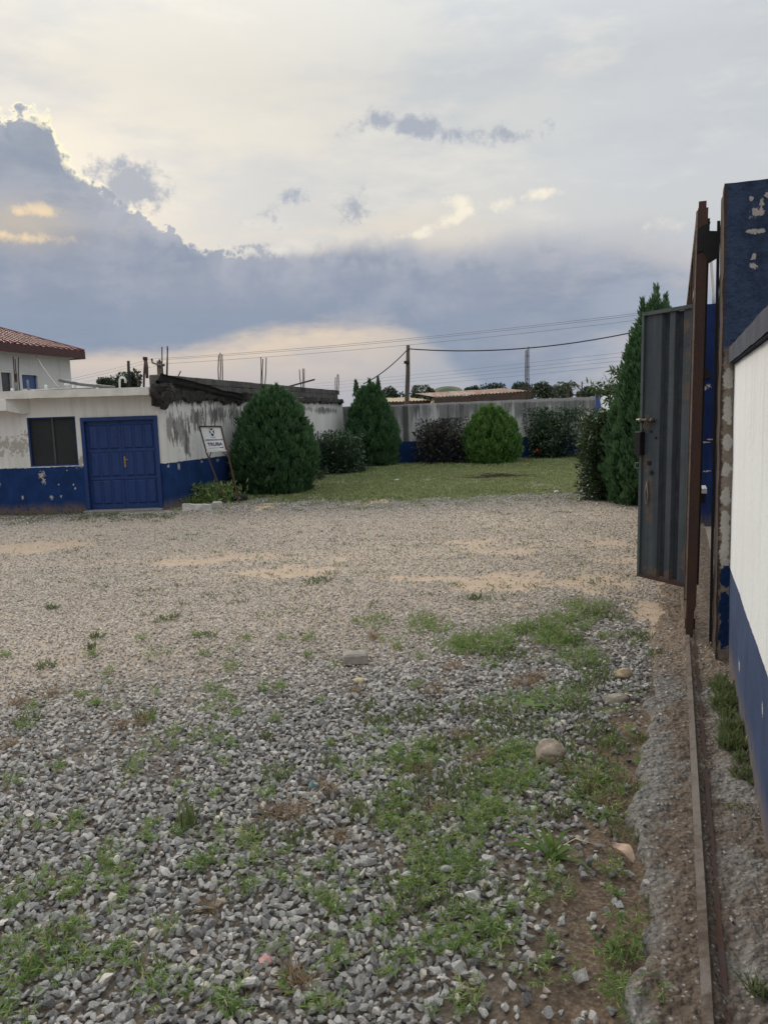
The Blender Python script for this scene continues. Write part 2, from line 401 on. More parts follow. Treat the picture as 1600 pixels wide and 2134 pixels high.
def tco(x, y): return x * WT.x + y * WT.y
def sco(x, y): return x * WS.x + y * WS.y
def lawn_mask(x, y):                                     # 1 where the lawn grows
    edge = 16.5 + 2.0 * (fbm(x, y, 0.45, 4, 3) - 0.5) * 2 + 1.0 * (fbm(x, y, 1.8, 3, 6) - 0.5) * 2 - 0.4 * SSTEP(x, 2.0, 4.0) + 0.3 * SSTEP(x, -1.0, -3.0)
    return SSTEP(y, edge - 1.1, edge + 1.2)
def soil_mask(x, y):                                     # bare brown soil beside the concrete strip
    t = tco(x, y); s = sco(x, y)
    n = (fbm(x, y, 2.2, 4, 9) - 0.5) * 0.5
    return SSTEP(t + n, -0.62, -0.32) * (1 - SSTEP(s, 4.3, 5.2))
SAND = [(1130, 1218, 230, 28), (1180, 1222, 130, 18), (870, 1205, 120, 10), (980, 1130, 90, 12), (1330, 1175, 60, 30), (1370, 1290, 70, 60), (420, 1165, 160, 14), (60, 1140, 120, 12),
        (610, 1190, 120, 14), (1080, 1150, 60, 8), (780, 1040, 70, 8), (540, 1055, 60, 10), (1290, 1130, 60, 14), (700, 1165, 90, 8)]
def sand_mask(x, y):
    tot = np.zeros_like(np.asarray(x, float))
    for (px, py, sx, sy) in SAND:
        c = gnd(px, py); ex = gnd(px + sx, py); ey = gnd(px, py - sy)
        rx = (ex - c).length; ry = (ey - c).length
        q = ((x - c.x) / rx) ** 2 + ((y - c.y) / ry) ** 2
        tot = np.maximum(tot, np.exp(-q * 0.8))
    return SSTEP(tot + (fbm(x, y, 2.5, 4, 5) - 0.5) * 1.5, 0.40, 0.95)
def drive_mask(x, y):                                    # dusty, driven-over part of the yard
    return SSTEP(y + (fbm(x, y, 0.5, 3, 14) - 0.5) * 2.2 - x * 0.35, 3.6, 7.6) * (1 - .7 * SSTEP(y, 13.0, 16))
def hgt(x, y):
    return (fbm(x, y, 0.6, 3, 1) - 0.5) * 0.05 + (fbm(x, y, 5, 3, 2) - 0.5) * 0.018
gx = np.concatenate([[-2600, -900, -300, -90, -40], np.arange(-17, 13.01, 0.1), [22, 60, 300, 900, 2600]])
gy = np.concatenate([[-900, -200, -30], np.arange(-1, 31.01, 0.1), [45, 90, 260, 900, 2600, 5200]])
XX, YY = np.meshgrid(gx, gy, indexing='ij')
inner = SSTEP(XX, -17, -15) * (1 - SSTEP(XX, 11, 13)) * SSTEP(YY, -1, 0.5) * (1 - SSTEP(YY, 29, 31))
ZZ = hgt(XX, YY) * inner - 0.0
nx, ny = XX.shape
idx = np.arange(nx * ny).reshape(nx, ny)
a, b, c_, d_ = idx[:-1, :-1].ravel(), idx[1:, :-1].ravel(), idx[1:, 1:].ravel(), idx[:-1, 1:].ravel()
T = np.concatenate([np.stack([a, b, c_], 1), np.stack([a, c_, d_], 1)])
gme = npmesh('ground', np.stack([XX.ravel(), YY.ravel(), ZZ.ravel()], 1), T)
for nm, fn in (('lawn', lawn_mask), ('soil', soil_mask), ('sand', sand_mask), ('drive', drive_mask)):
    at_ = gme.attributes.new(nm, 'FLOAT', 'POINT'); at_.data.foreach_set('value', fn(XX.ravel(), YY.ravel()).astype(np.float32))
g = newmat('ground', 0.95, 0.1); p = g.pos()
n1 = g.noise(p, 1.2, 6, 0.6); n2 = g.noise(p, 9, 6, 0.65); n3 = g.noise(p, 60, 5, 0.7); vv = g.vor(p, 55)
c = g.mix(g.attr('drive')[2], g.mix(n1, (0.085, 0.07, 0.056), (0.14, 0.115, 0.09)), g.mix(n1, (0.37, 0.30, 0.235), (0.48, 0.40, 0.32)))  # soil under near gravel coloured dark to stand in for shade between stones
c = g.mix(g.attr('sand')[2], c, g.mix(g.smooth(n2, .35, .65), (0.41, 0.315, 0.23), (0.50, 0.395, 0.30)))
c = g.mix(g.attr('soil')[2], c, g.mix(g.smooth(n2, .35, .65), (0.075, 0.055, 0.04), (0.15, 0.105, 0.075)))
c = g.mix(g.attr('lawn')[2], c, g.mix(g.smooth(n2, .4, .7), (0.13, 0.135, 0.07), (0.25, 0.22, 0.145)))
c = g.mix(g.smooth(n3, 0.45, 0.7, 0, 0.45), c, (0.32, 0.28, 0.24))
c = g.mix(g.smooth(n3, 0.48, 0.3, 0, 0.5), c, (0.06, 0.05, 0.04))
g.put(g.b.inputs['Base Color'], c)
g.put(g.b.inputs['Normal'], g.bump(g.add(g.add(g.mul(n2, .5), g.mul(n3, .35)), g.mul(vv, -0.3)), 0.7, 0.03))
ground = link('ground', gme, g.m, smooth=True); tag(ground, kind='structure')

# broken concrete strip the gate rail is set in
def strip_edge(s): return -0.13 + 0.10 * (float(fbm(s, 0.0, 1.6, 4, 21)) - 0.5) * 2 + 0.05 * (float(fbm(s, 3.0, 9.0, 3, 22)) - 0.5) * 2
sS = np.arange(0.4, 13.0, 0.02); nt = 52
VV = []
for s_ in sS:
    e = strip_edge(s_)
    for k in range(nt + 1):
        q = k / nt; t_ = e + (0.42 - e) * q
        P = st(s_, t_)
        z = (0.052 - .03 * float(SSTEP(s_, 4.9, 6.0)) * (t_ < .08)) + (float(fbm(P.x, P.y, 6, 4, 31)) - 0.5) * 0.032 + (float(fbm(P.x, P.y, 38, 2, 33)) - 0.5) * 0.026
        if t_ > 0.135: z -= 0.018 * SSTEP(t_, 0.135, 0.16) - 0.012 * SSTEP(t_, 0.2, 0.26)
        edge_d = (t_ - e)
        z = z * float(SSTEP(edge_d, -0.005, 0.025)) - 0.03 * (1 - float(SSTEP(edge_d, 0, 0.02)))
        VV.append((P.x, P.y, z))
VV = np.array(VV); ns = len(sS)
idx = np.arange(ns * (nt + 1)).reshape(ns, nt + 1)
a, b, c_, d_ = idx[:-1, :-1].ravel(), idx[:-1, 1:].ravel(), idx[1:, 1:].ravel(), idx[1:, :-1].ravel()
cme = npmesh('concrete_strip', VV, np.concatenate([np.stack([a, b, c_], 1), np.stack([a, c_, d_], 1)]))
g = newmat('rough_concrete', 0.95, 0.15); p = g.pos()
n1 = g.noise(p, 2.6, 6, 0.65); n2 = g.noise(p, 22, 6, 0.7); v1 = g.vor(p, 45, out='Distance'); v2 = g.vor(p, 45, out='Color')
tt = g.vm('DOT_PRODUCT', p, tuple(WT), out=1)
nq = g.noise(p, 7.0, 6, 0.7)
bias = g.sub(g.smooth(tt, -.14, .06, -.10, .08), g.smooth(tt, .15, .22, 0, .08))
c = g.mix(g.smooth(g.add(g.add(g.mul(n1, .55), g.mul(nq, .45)), bias), 0.42, 0.60), g.mix(n2, (0.15, 0.143, 0.135), (0.27, 0.26, 0.245)), g.mix(n2, (0.10, 0.075, 0.058), (0.19, 0.15, 0.12)))
c = g.mix(g.smooth(g.add(g.vm('DOT_PRODUCT', p, tuple(WS), out=1), g.mul(n1, 1.2)), 5.4, 6.1), c, g.mix(n2, (.19, .145, .108), (.27, .21, .16)))
c = g.mix(g.smooth(n2, 0.55, 0.7, 0, 0.6), c, (0.34, 0.325, 0.305))
c = g.mix(g.smooth(n2, 0.45, 0.3, 0, 0.8), c, (0.06, 0.05, 0.045))
c = g.mix(g.mul(g.smooth(v1, 0.36, 0.2), g.smooth(g.sep(v2)[0], 0.55, 0.7)), c, (0.33, 0.32, 0.31))
g.put(g.b.inputs['Base Color'], c); g.put(g.b.inputs['Normal'], g.bump(g.add(g.sub(n2, g.mul(v1, 0.7)), nq), 1.0, 0.03))
strip = link('concrete_strip', cme, g.m, smooth=True); tag(strip, kind='structure')
# packed earth left of / under the gate shares the ground sheet

rail = thing('gate_rail', st(4, 0.11, 0.05), 'rusty steel angle rail set in concrete strip under the gate', 'rail')
b = MB()
b.add([st(s_, t_, z_) for s_ in (0.5, 12.9) for (t_, z_) in ((0.091, 0.03), (0.091, 0.070), (0.120, 0.078), (0.124, 0.074), (0.124, 0.03))],
      [(0, 1, 6, 5), (1, 2, 7, 6), (2, 3, 8, 7), (3, 4, 9, 8), (4, 3, 2, 1, 0), (5, 6, 7, 8, 9)])
b.build('top_flange', M['steel'], rail)
MB().box(st(6.7, 0.158, 0.028), (12.4, 0.018, 0.03), WAX).build('wheel_groove', M['rust_frame'], rail)

# ------------------------------------------------------------------ right boundary wall, pillar, gate
P1 = st(5.5, 0.276)
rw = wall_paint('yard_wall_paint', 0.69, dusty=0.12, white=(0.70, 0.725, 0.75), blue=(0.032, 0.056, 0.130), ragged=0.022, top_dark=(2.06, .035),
                bluechips=[(*st(4.6, .355, .3), .05, .05), (*st(3.4, .355, .5), .04, .04)])
yw = thing('boundary_wall', st(3.0, 0.46), 'white boundary wall with blue painted base and dark coping beside the gate rail', 'wall')
b = MB(); b.grid(lambda u_, v_: st(-1.5 + 6.99 * u_, 0.355 + 0.004 * (mnoise.noise((u_ * 14, v_ * 5, 0))), 2.115 * v_ - 0.1), 60, 24)
b.box(st(2.0, 0.47, 1.0), (6.98, 0.18, 2.22), WAX); b.build('wall', rw, yw, smooth=False)
cop = plain('coping_paint', (0.022, 0.030, 0.058), 0.85, 0.45, 6, bump=0.4)
b = MB(); b.grid(lambda u_, v_: st(-1.5 + 6.99 * u_, 0.318 + 0.004 * mnoise.noise((u_ * 40, v_, 3)), 2.02 + 0.10 * v_ + 0.004 * mnoise.noise((u_ * 30, v_ * 2, 9))), 90, 3)
b.box(st(1.995, 0.475, 2.07), (6.98, 0.29, 0.098), WAX); b.build('coping', cop, yw)

def rough_box(s0, s1, t0, t1, z0, z1, amp, seed, seg=0.06):
    b = MB()
    def jig(P):
        k = 5.0; v = Vector((mnoise.noise(P * k + Vector((seed, 0, 0))), mnoise.noise(P * k + Vector((0, seed, 9))), mnoise.noise(P * k + Vector((5, 0, seed)))))
        k = 22.0; v += 0.5 * Vector((mnoise.noise(P * k), mnoise.noise(P * k + Vector((7, 1, 2))), mnoise.noise(P * k + Vector((3, 9, 1)))))
        return P + v * amp
    nz = max(2, int((z1 - z0) / seg)); na = max(2, int((s1 - s0) / seg)); nb_ = max(2, int((t1 - t0) / seg))
    for fn, n_, m_ in ((lambda u_, v_: st(s0, t0 + (t1 - t0) * u_, z0 + (z1 - z0) * v_), nb_, nz), (lambda u_, v_: st(s1, t0 + (t1 - t0) * u_, z0 + (z1 - z0) * v_), nb_, nz),
                       (lambda u_, v_: st(s0 + (s1 - s0) * u_, t0, z0 + (z1 - z0) * v_), na, nz), (lambda u_, v_: st(s0 + (s1 - s0) * u_, t1, z0 + (z1 - z0) * v_), na, nz),
                       (lambda u_, v_: st(s0 + (s1 - s0) * u_, t0 + (t1 - t0) * v_, z1), na, nb_)):
        b.grid(lambda u_, v_, fn=fn: jig(fn(u_, v_)), n_, m_)
    return b
# near pillar: blue above the coping, bare scarred edge below
g = newmat('pillar_paint', 0.85, 0.2); p = g.pos(); z = g.sep(p)[2]
n = g.noise(p, 5, 8, 0.68); nf = g.noise(p, 22, 8, 0.7); ns_ = g.noise(p, 40, 6, 0.65)
bc = g.mix(g.smooth(n, 0.4, 0.62), (0.042, 0.066, 0.122), (0.020, 0.034, 0.068))
bc = g.mix(g.smooth(nf, 0.55, 0.68, 0, 0.55), bc, (0.008, 0.016, 0.045))
bc = g.mix(spots(g, p, nf, [(*st(5.5, .47, 2.94), .05, .04), (*st(5.5, .46, 2.83), .06, .022), (*st(5.5, .52, 3.04), .025, .025), (*st(5.5, .43, 3.03), .02, .02), (*st(5.5, .45, 2.68), .02, .025), (*st(5.5, .49, 2.99), .02, .05),
                            (*st(5.5, .45, 2.62), .03, .025)], 2.2), bc, (0.40, 0.37, 0.34))
bare = g.mix(g.smooth(n, 0.4, 0.6), (0.20, 0.16, 0.125), (0.27, 0.23, 0.19))
lowp = spots(g, p, nf, [(*st(5.5, .32, zz), .045, hh) for zz, hh in ((1.92, .10), (1.72, .12), (1.52, .08), (1.34, .07), (1.15, .10), (0.98, .14), (0.80, .12), (0.72, .09))], 1.1)
bare = g.mix(g.mul(lowp, 0.9), bare, (0.50, 0.48, 0.44))
bare = g.mix(spots(g, p, nf, [(*st(5.5, .33, zz), .06, hh) for zz, hh in ((0.62, .12), (0.42, .16), (0.22, .14))], 0.9), bare, BLUE_D)
tt = g.vm('DOT_PRODUCT', p, tuple(WT), out=1)
lo_ = g.smooth(g.add(z, g.mul(g.sub(nf, 0.5), 0.12)), 2.10, 2.14)
c = g.mix(lo_, bare, bc)
c = g.mix(g.smooth(g.add(tt, g.mul(g.sub(nf, 0.5), 0.07)), 0.300, 0.284), c, (0.06, 0.042, 0.036))
g.put(g.b.inputs['Base Color'], c); g.put(g.b.inputs['Normal'], g.bump(g.add(n, g.mul(nf, .8)), 0.8, 0.03))
pil = thing('gate_pillar', st(5.75, 0.5), 'tall peeling blue pillar rising above the coping of the near boundary wall', 'pillar', 'gate pillars')
rough_box(5.5, 5.93, 0.276, 0.80, -0.1, 3.14, 0.008, 3).build('shaft', g.m, pil, smooth=True)
b = MB(); b.bar(st(5.885, 0.262, 0.02), st(5.885, 0.262, 3.0), 0.02, 0.012, WS); b.build('steel_edging', M['black'], pil)
# guide bracket near the top, jagged plates between pillar and gate
br = MB()
br.prism([st(5.97, .132, 2.98), st(5.97, .215, 3.02), st(5.97, .20, 2.96), st(5.97, .275, 2.95), st(5.97, .275, 2.78), st(5.97, .20, 2.74), st(5.97, .185, 2.80), st(5.97, .165, 2.83), st(5.97, .132, 2.82)], WS * 0.03)
br.box(st(6.15, .21, 2.88), (0.34, 0.13, 0.012), WAX)
br.build('guide_bracket', M['black'], pil)

fp = thing('gate_pillar', st(12.4, 0.55), 'far blue pillar at the other end of the gate opening with crack and square hole', 'pillar', 'gate pillars')
q = [(*st(12.1, .40, 2.02), .05, .05), (*st(12.1, .45, 2.05), .05, .04), (*st(12.1, .33, 1.2), .10, .012), (*st(12.1, .42, 1.24), .10, .014), (*st(12.1, .5, 1.28), .09, .016), (*st(12.1, .45, .82), .07, .02), (*st(12.1, .35, 2.6), .03, .08)]
rough_box(12.1, 12.55, 0.15, 0.80, -0.1, 3.2, 0.008, 8, 0.08).build('shaft', wall_paint('far_pillar_paint', 9, all_blue=True, bluechips=q, blue=(0.012, 0.028, 0.115)), fp, smooth=True)
MB().box(st(12.094, .40, 2.22), (0.02, 0.14, 0.13), WAX).build('socket_hole', M['black'], fp)
b = MB(); b.tube([st(12.3, .505, 3.1), st(12.3, .495, 3.35), st(12.28, .455, 3.8), st(12.26, .42, 4.2)], 0.022, 8)
o = b.build('conduit_pipe', M['pvc'], None, True); tag(o, 'thin pale curved conduit rising from the far blue pillar', 'pipe')

# boundary wall beyond the gate, up to the back wall
bw2 = wall_paint('side_wall_paint', 0.85, streak=0.5)
sw = thing('boundary_wall', st(20, 0.75), 'side boundary wall with blue base running behind the tall cypress', 'wall')
MB().box(st(21.9, 0.83, 1.05), (18.6, 0.18, 2.3), WAX).build('wall', bw2, sw)

# sliding gate
gate = thing('sliding_gate', st(9, 0.11, 0.09), 'tall brown steel sliding gate seen edge on above the rail', 'gate')
FR = M['rust_frame']; GT = 3.12
b = MB()
b.prism([st(5.98, .095, .055), st(5.98, .145, .055), st(5.98, .15, .25), st(5.98, .162, .30), st(5.98, .162, GT), st(5.98, .095, GT)], WS * 0.06)
b.build('end_post', FR, gate)
MB().box(st(6.005, .169, 1.75), (0.02, 0.012, 2.6), WAX).build('edge_strip', M['black'], gate)
MB().box(st(5.985, .089, 1.72), (0.02, 0.010, 2.75), WAX).build('edge_angle', plain('worn_edge', (.24, .19, .16), .7, .3, 10), gate)
for s_ in (6.665, 8.0, 9.4, 10.8, 11.9):
    MB().box(st(s_, .125, 1.62), (0.06, 0.075, 2.98), WAX).build('post', FR, gate)
MB().box(st(8.97, .125, GT - .03), (5.84, 0.074, 0.06), WAX).build('top_rail', FR, gate)
MB().box(st(9.32, .125, 0.21), (5.24, 0.074, 0.09), WAX).build('bottom_rail', FR, gate)
MB().box(st(6.35, .125, 0.14), (0.60, 0.072, 0.08), WAX).build('sill', FR, gate)
MB().box(st(6.35, .125, 2.60), (0.58, 0.072, 0.05), WAX).build('door_lintel', FR, gate)
def corr_panel(s0, s1, t_, z0, z1, pitch=0.22, dep=0.025):
    b = MB(); n_ = int((s1 - s0) / 0.02); prof = []
    for i in range(n_ + 1):
        s_ = s0 + (s1 - s0) * i / n_; ph = ((s_ - s0) / pitch) % 1
        prof.append((s_, t_ + dep * max(0, min(1, 4 * min(ph - .3, .8 - ph) * 2))))
    for i in range(n_):
        (sa, ta), (sb, tb) = prof[i], prof[i + 1]
        o = len(b.v); b.v += [tuple(st(sa, ta, z0)), tuple(st(sb, tb, z0)), tuple(st(sb, tb, z1)), tuple(st(sa, ta, z1))]; b.f.append((o, o + 1, o + 2, o + 3))
    return b
for (a_, b_) in ((6.70, 7.965), (8.035, 9.365), (9.435, 10.765), (10.835, 11.865)):
    corr_panel(a_, b_, .11, .26, GT - .065).build('sheet_panel', M['gate_green'], gate)
corr_panel(6.045, 6.63, .11, 2.63, GT - .065).build('sheet_panel', M['gate_green'], gate)
for s_, zt in ((7.4, GT + .10), (8.6, GT + .16), (6.02, GT + .05)):
    MB().box(st(s_, .125, (GT + zt) / 2), (0.05, 0.05, zt - GT - 0.002), WAX).build('roller_stub', FR, gate)
b = MB(); b.box(st(7.3, .215, 1.03), (0.32, 0.08, 0.04), WAX); lk = b.build('latch_block', M['white'], gate)
MB().box(st(7.3, .21, 0.965), (0.30, 0.07, 0.08), WAX).build('latch_bracket', M['black'], gate)
MB().bar(st(6.36, .16, 2.66), st(6.9, .16, 3.0), .02).build('brace', M['steel'], gate)

# pedestrian door hung in the gate, standing open into the yard
h0 = at(1432, 1237, 6.22); h1 = at(1329, 1203, 6.72)
hz0, hz1 = 0.27, 2.56
hA = Vector((h0.x, h0.y, 0)); dd = (Vector((h1.x, h1.y, 0)) - hA); DW = dd.length; DX = dd.normalized(); DN = Vector((DX.y, -DX.x, 0))
if DN.y > 0: DN = -DN                                    # towards the camera
def dp(u_, z_, k=0.0): return hA + DX * u_ + UP * z_ + DN * k
b = MB()
prof = [(0.02, 0), (.10, 0), (.13, 0), (.155, -.028), (.205, -.028), (.225, 0), (.285, 0), (.305, -.028), (.36, -.028), (.378, 0), (.46, 0), (DW - .02, 0)]
prof = [(u_ * (DW / .60) if u_ < .47 else u_, k) for u_, k in prof]
for i in range(len(prof) - 1):
    (ua, ka), (ub, kb) = prof[i], prof[i + 1]
    o = len(b.v); b.v += [tuple(dp(ua, hz0 + .03, ka)), tuple(dp(ub, hz0 + .03, kb)), tuple(dp(ub, hz1 - .03, kb)), tuple(dp(ua, hz1 - .03, ka))]; b.f.append((o, o + 1, o + 2, o + 3))
g = newmat('door_panel_paint', 0.55, 0.4); p = g.pos(); n = g.noise(p, 5, 8, 0.65); n2 = g.noise(p, 30, 6, 0.7); vs = g.noise(g.vm('MULTIPLY', p, (14, 14, 0.8)), 1, 6, 0.6)
c = g.mix(g.smooth(vs, 0.35, 0.65), (0.040, 0.050, 0.062), (0.068, 0.082, 0.094))
c = g.mix(g.smooth(n, 0.5, 0.75, 0, 0.6), c, (0.035, 0.055, 0.085))
rs = spots(g, p, n2, [(*dp(.46, 1.05), .08, .14), (*dp(.50, 1.28), .06, .10), (*dp(.50, 1.62), .06, .12), (*dp(.05, 1.9), .05, .14), (*dp(.05, 2.2), .04, .10), (*dp(.45, .92), .05, .10), (*dp(.03, .5), .06, .16), (*dp(.44, .8), .05, .05), (*dp(.3, .34), .25, .06), (*dp(.55, .45), .05, .15), (*dp(.1, 2.4), .1, .08)], 2.0)
c = g.mix(g.mul(rs, 0.8), c, g.mix(n2, (0.07, 0.04, 0.028), (0.16, 0.11, 0.08)))
c = g.mix(g.smooth(n2, 0.66, 0.76, 0, 0.5), c, (0.22, 0.23, 0.23))
g.put(g.b.inputs['Base Color'], c); g.put(g.b.inputs['Normal'], g.bump(g.add(g.mul(n2, .12), g.noise(p, 3.5, 3, .5)), 0.5, 0.05))
pdoor = b.build('pedestrian_door', g.m, gate)
SHADEP = rust_metal('groove_shade_paint', (.016, .020, .030), lo=.66, hi=.8)  # groove shade put into the colour of dark strips
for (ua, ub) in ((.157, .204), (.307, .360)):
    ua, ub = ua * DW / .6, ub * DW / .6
    MB().box(dp((ua + ub) / 2, (hz0 + hz1) / 2, -.0255), (ub - ua, .004, hz1 - hz0 - .07), (DX, DN, UP)).build('recess_shade', SHADEP, pdoor)
pdoor['label'] = 'dark grey green ribbed steel door standing open'
MB().bar(dp(.0, hz0 + .015), dp(DW, hz0 + .015), .03, .045, DN).build('bottom_frame', M['rust_frame'], pdoor)
MB().bar(dp(.0, hz1 - .015), dp(DW, hz1 - .015), .03, .045, DN).build('top_frame', M['gate_green'], pdoor)
for u_, nm in ((.012, 'hinge_stile'), (DW - .012, 'lock_stile')):
    MB().bar(dp(u_, hz0 + .032), dp(u_, hz1 - .032), .026, .042, DN).build(nm, M['gate_green'], pdoor)
for z_ in (0.46, 1.95, 2.2):
    MB().tube([dp(-.012, z_, .02), dp(-.012, z_ + .12, .02)], .016, 8).build('hinge', M['rust_frame'], pdoor, True)
zb = at(1340, 877, 6.68).z
b = MB(); b.tube([dp(DW - .17, zb, .03), dp(DW + .03, zb + .005, .03)], .011, 8)
for u_ in (DW - .15, DW - .09, DW - .02): b.tube([dp(u_ - .012, zb, .03), dp(u_ + .012, zb, .03)], .02, 8)
b.tube([dp(DW - .10, zb, .035), dp(DW - .10, zb - .06, .045), dp(DW - .085, zb - .075, .045), dp(DW - .07, zb - .06, .045), dp(DW - .075, zb, .035)], .005, 6)
b.build('slide_bolt', M['steel'], pdoor, True)
zl = at(1330, 925, 6.7).z
MB().box(dp(DW - .005, zl, .02), (.075, .075, .20), (DX, DN, UP)).build('lock_box', M['black'], pdoor, bevel=.004)
zh = at(1330, 970, 6.7).z
MB().tube([dp(DW - .01, zh + .02, .02), dp(DW + .03, zh + .015, .03), dp(DW + .04, zh - .02, .03), dp(DW + .02, zh - .03, .03), dp(DW - .01, zh - .025, .02)], .004, 6).build('wire_hook', M['pvc_grey'], pdoor, True)
for (u_, z_, r_) in ((DW - .10, 1.28, .012), (DW - .13, 1.20, .012), (DW - .115, 1.55, .006), (DW - .17, 1.50, .006)):
    MB().tube([dp(u_, z_, .001), dp(u_, z_, .012)], r_ * 1.6, 10).build('keyhole', M['black'], pdoor)
MB().tube([dp(DW - .09, 1.12, .012), dp(DW - .07, 1.02, .014), dp(DW - .08, .92, .014), dp(DW - .10, .93, .014), dp(DW - .105, 1.0, .014), dp(DW - .09, 1.1, .014)], .006, 6).build('hasp', M['pvc_grey'], pdoor, True)

gate.rotation_mode = 'AXIS_ANGLE'; gate.rotation_axis_angle = (R(.7), WS.x, WS.y, 0)      # the leaf leans out a little

# ------------------------------------------------------------------ white and blue building
FY = 15.72; CXR = at(347, 1000, FY).x
farA = at(716, 900, 28.15); WE = Vector((farA.x, 28.15, 0)); C0 = Vector((CXR, FY, 0))
WD = (WE - C0).normalized(); WL = (WE - C0).length; WNrm = Vector((WD.y, -WD.x, 0))    # outward normal of the wing (to the yard)
def wp(u_, z_, k=0.0): return C0 + WD * u_ + UP * z_ + WNrm * k
bld = thing('low_building', C0 + Vector((-3, 2, 0)), 'low white and blue building with double door and broken concrete roof edge', 'building')
dl, dr = at(176, 970, FY).x, at(335, 970, FY).x; dtop = at(250, 868, FY).z
wl, wr_ = at(60, 920, FY).x, at(161, 920, FY).x; wb, wt = 0.98, at(110, 869, FY).z
LX = -13.0; TOPZ = 2.36; TH = 0.22
cx = lambda px, py: tuple(at(px, py, FY))
grey = [(*cx(40, 930), .35, .22), (*cx(10, 925), .2, .15), (*cx(168, 960), .12, .16), (*cx(60, 905), .18, .10), (*cx(5, 945), .1, .1)]
for px, py, u_, rr, rz in ((0, 0, .9, .3, .22), ):
    pass
mould = [(*wp(.75, 1.62), .55, .42), (*wp(.55, 1.75), .35, .25), (*wp(1.5, 1.82), .5, .30), (*wp(.95, 1.3), .25, .38), (*wp(2.4, 1.95), .8, .26), (*wp(3.6, 1.95), .9, .26), (*wp(.25, 1.75), .18, .4), (*wp(10.6, 2.05), 1.6, .14), (*wp(8.2, 2.1), 1.4, .12)] + [(*wp(u_, 2.24), .22, .13) for u_ in (.3, .7, 1.2, 1.6, 2.2, 2.9, 3.3, 3.9, 4.6)]
chips = [(*cx(88, 990), .10, .10), (*cx(92, 1003), .06, .08), (*cx(108, 1037), .05, .06), (*cx(48, 1037), .04, .05), (*cx(123, 1010), .025, .025), (*cx(128, 1034), .03, .04), (*cx(154, 1010), .025, .03), (*cx(157, 1018), .03, .03),
         (*cx(0, 1010), .04, .04), (*cx(185, 1010), .025, .03), (*cx(140, 980), .02, .02), (*wp(.12, .90), .08, .05), (*wp(.55, .86), .08, .10), (*wp(1.6, .9), .07, .04), (*wp(2.4, .88), .1, .05)]
FP = wall_paint('facade_paint', 0.965, grey=grey, mould=mould, bluechips=chips, dusty=0.5, ragged=0.07, streak=.10)
b = MB()
def fr(x0, x1, z0, z1): b.box(((x0 + x1) / 2, FY + TH / 2, (z0 + z1) / 2), (x1 - x0, TH, z1 - z0))
fr(LX, wl, -.1, TOPZ); fr(wl, wr_, -.1, wb); fr(wl, wr_, wt, TOPZ); fr(wr_, dl, -.1, TOPZ); fr(dl, dr, dtop, TOPZ); fr(dr, CXR, -.1, TOPZ)
b.prism([wp(0.0, -.1, 0), wp(WL, -.1, 0), wp(WL, -.1, -.22), wp(.23, -.1, -.22)], UP * (TOPZ + .1 + .06))
b.build('wall', FP, bld)
MB().box(((dl + dr) / 2, FY - .04, 0.02), (dr - dl + .02, .35, .07)).build('door_step', M['concrete'], bld, bevel=.008)
# window
win = MB(); fw_ = .03
for (x0, x1, z0, z1) in ((wl + .002, wl + fw_, wb + .002, wt - .002), (wr_ - fw_, wr_ - .002, wb + .002, wt - .002), (wl + fw_, wr_ - fw_, wb + .002, wb + fw_), (wl + fw_, wr_ - fw_, wt - fw_, wt - .002)):
    win.box(((x0 + x1) / 2, FY + .07, (z0 + z1) / 2), (x1 - x0, .1, z1 - z0))
wo_ = win.build('window', M['door_blue'], bld)
NET = plain('insect_net', (0.022, 0.026, 0.028), 0.7, 0.2, 3, bump=0)
xm = (wl + wr_) / 2
for (x0, x1) in ((wl + fw_, xm - .02), (xm + .02, wr_ - fw_)):
    MB().box(((x0 + x1) / 2, FY + .085, (wb + wt) / 2), (x1 - x0, .012, wt - wb - 2 * fw_)).build('net_panel', NET, wo_)
MB().box((xm, FY + .08, (wb + wt) / 2), (.036, .05, wt - wb - 2 * fw_)).build('mullion', plain('mullion', (.06, .065, .07), .6), wo_)
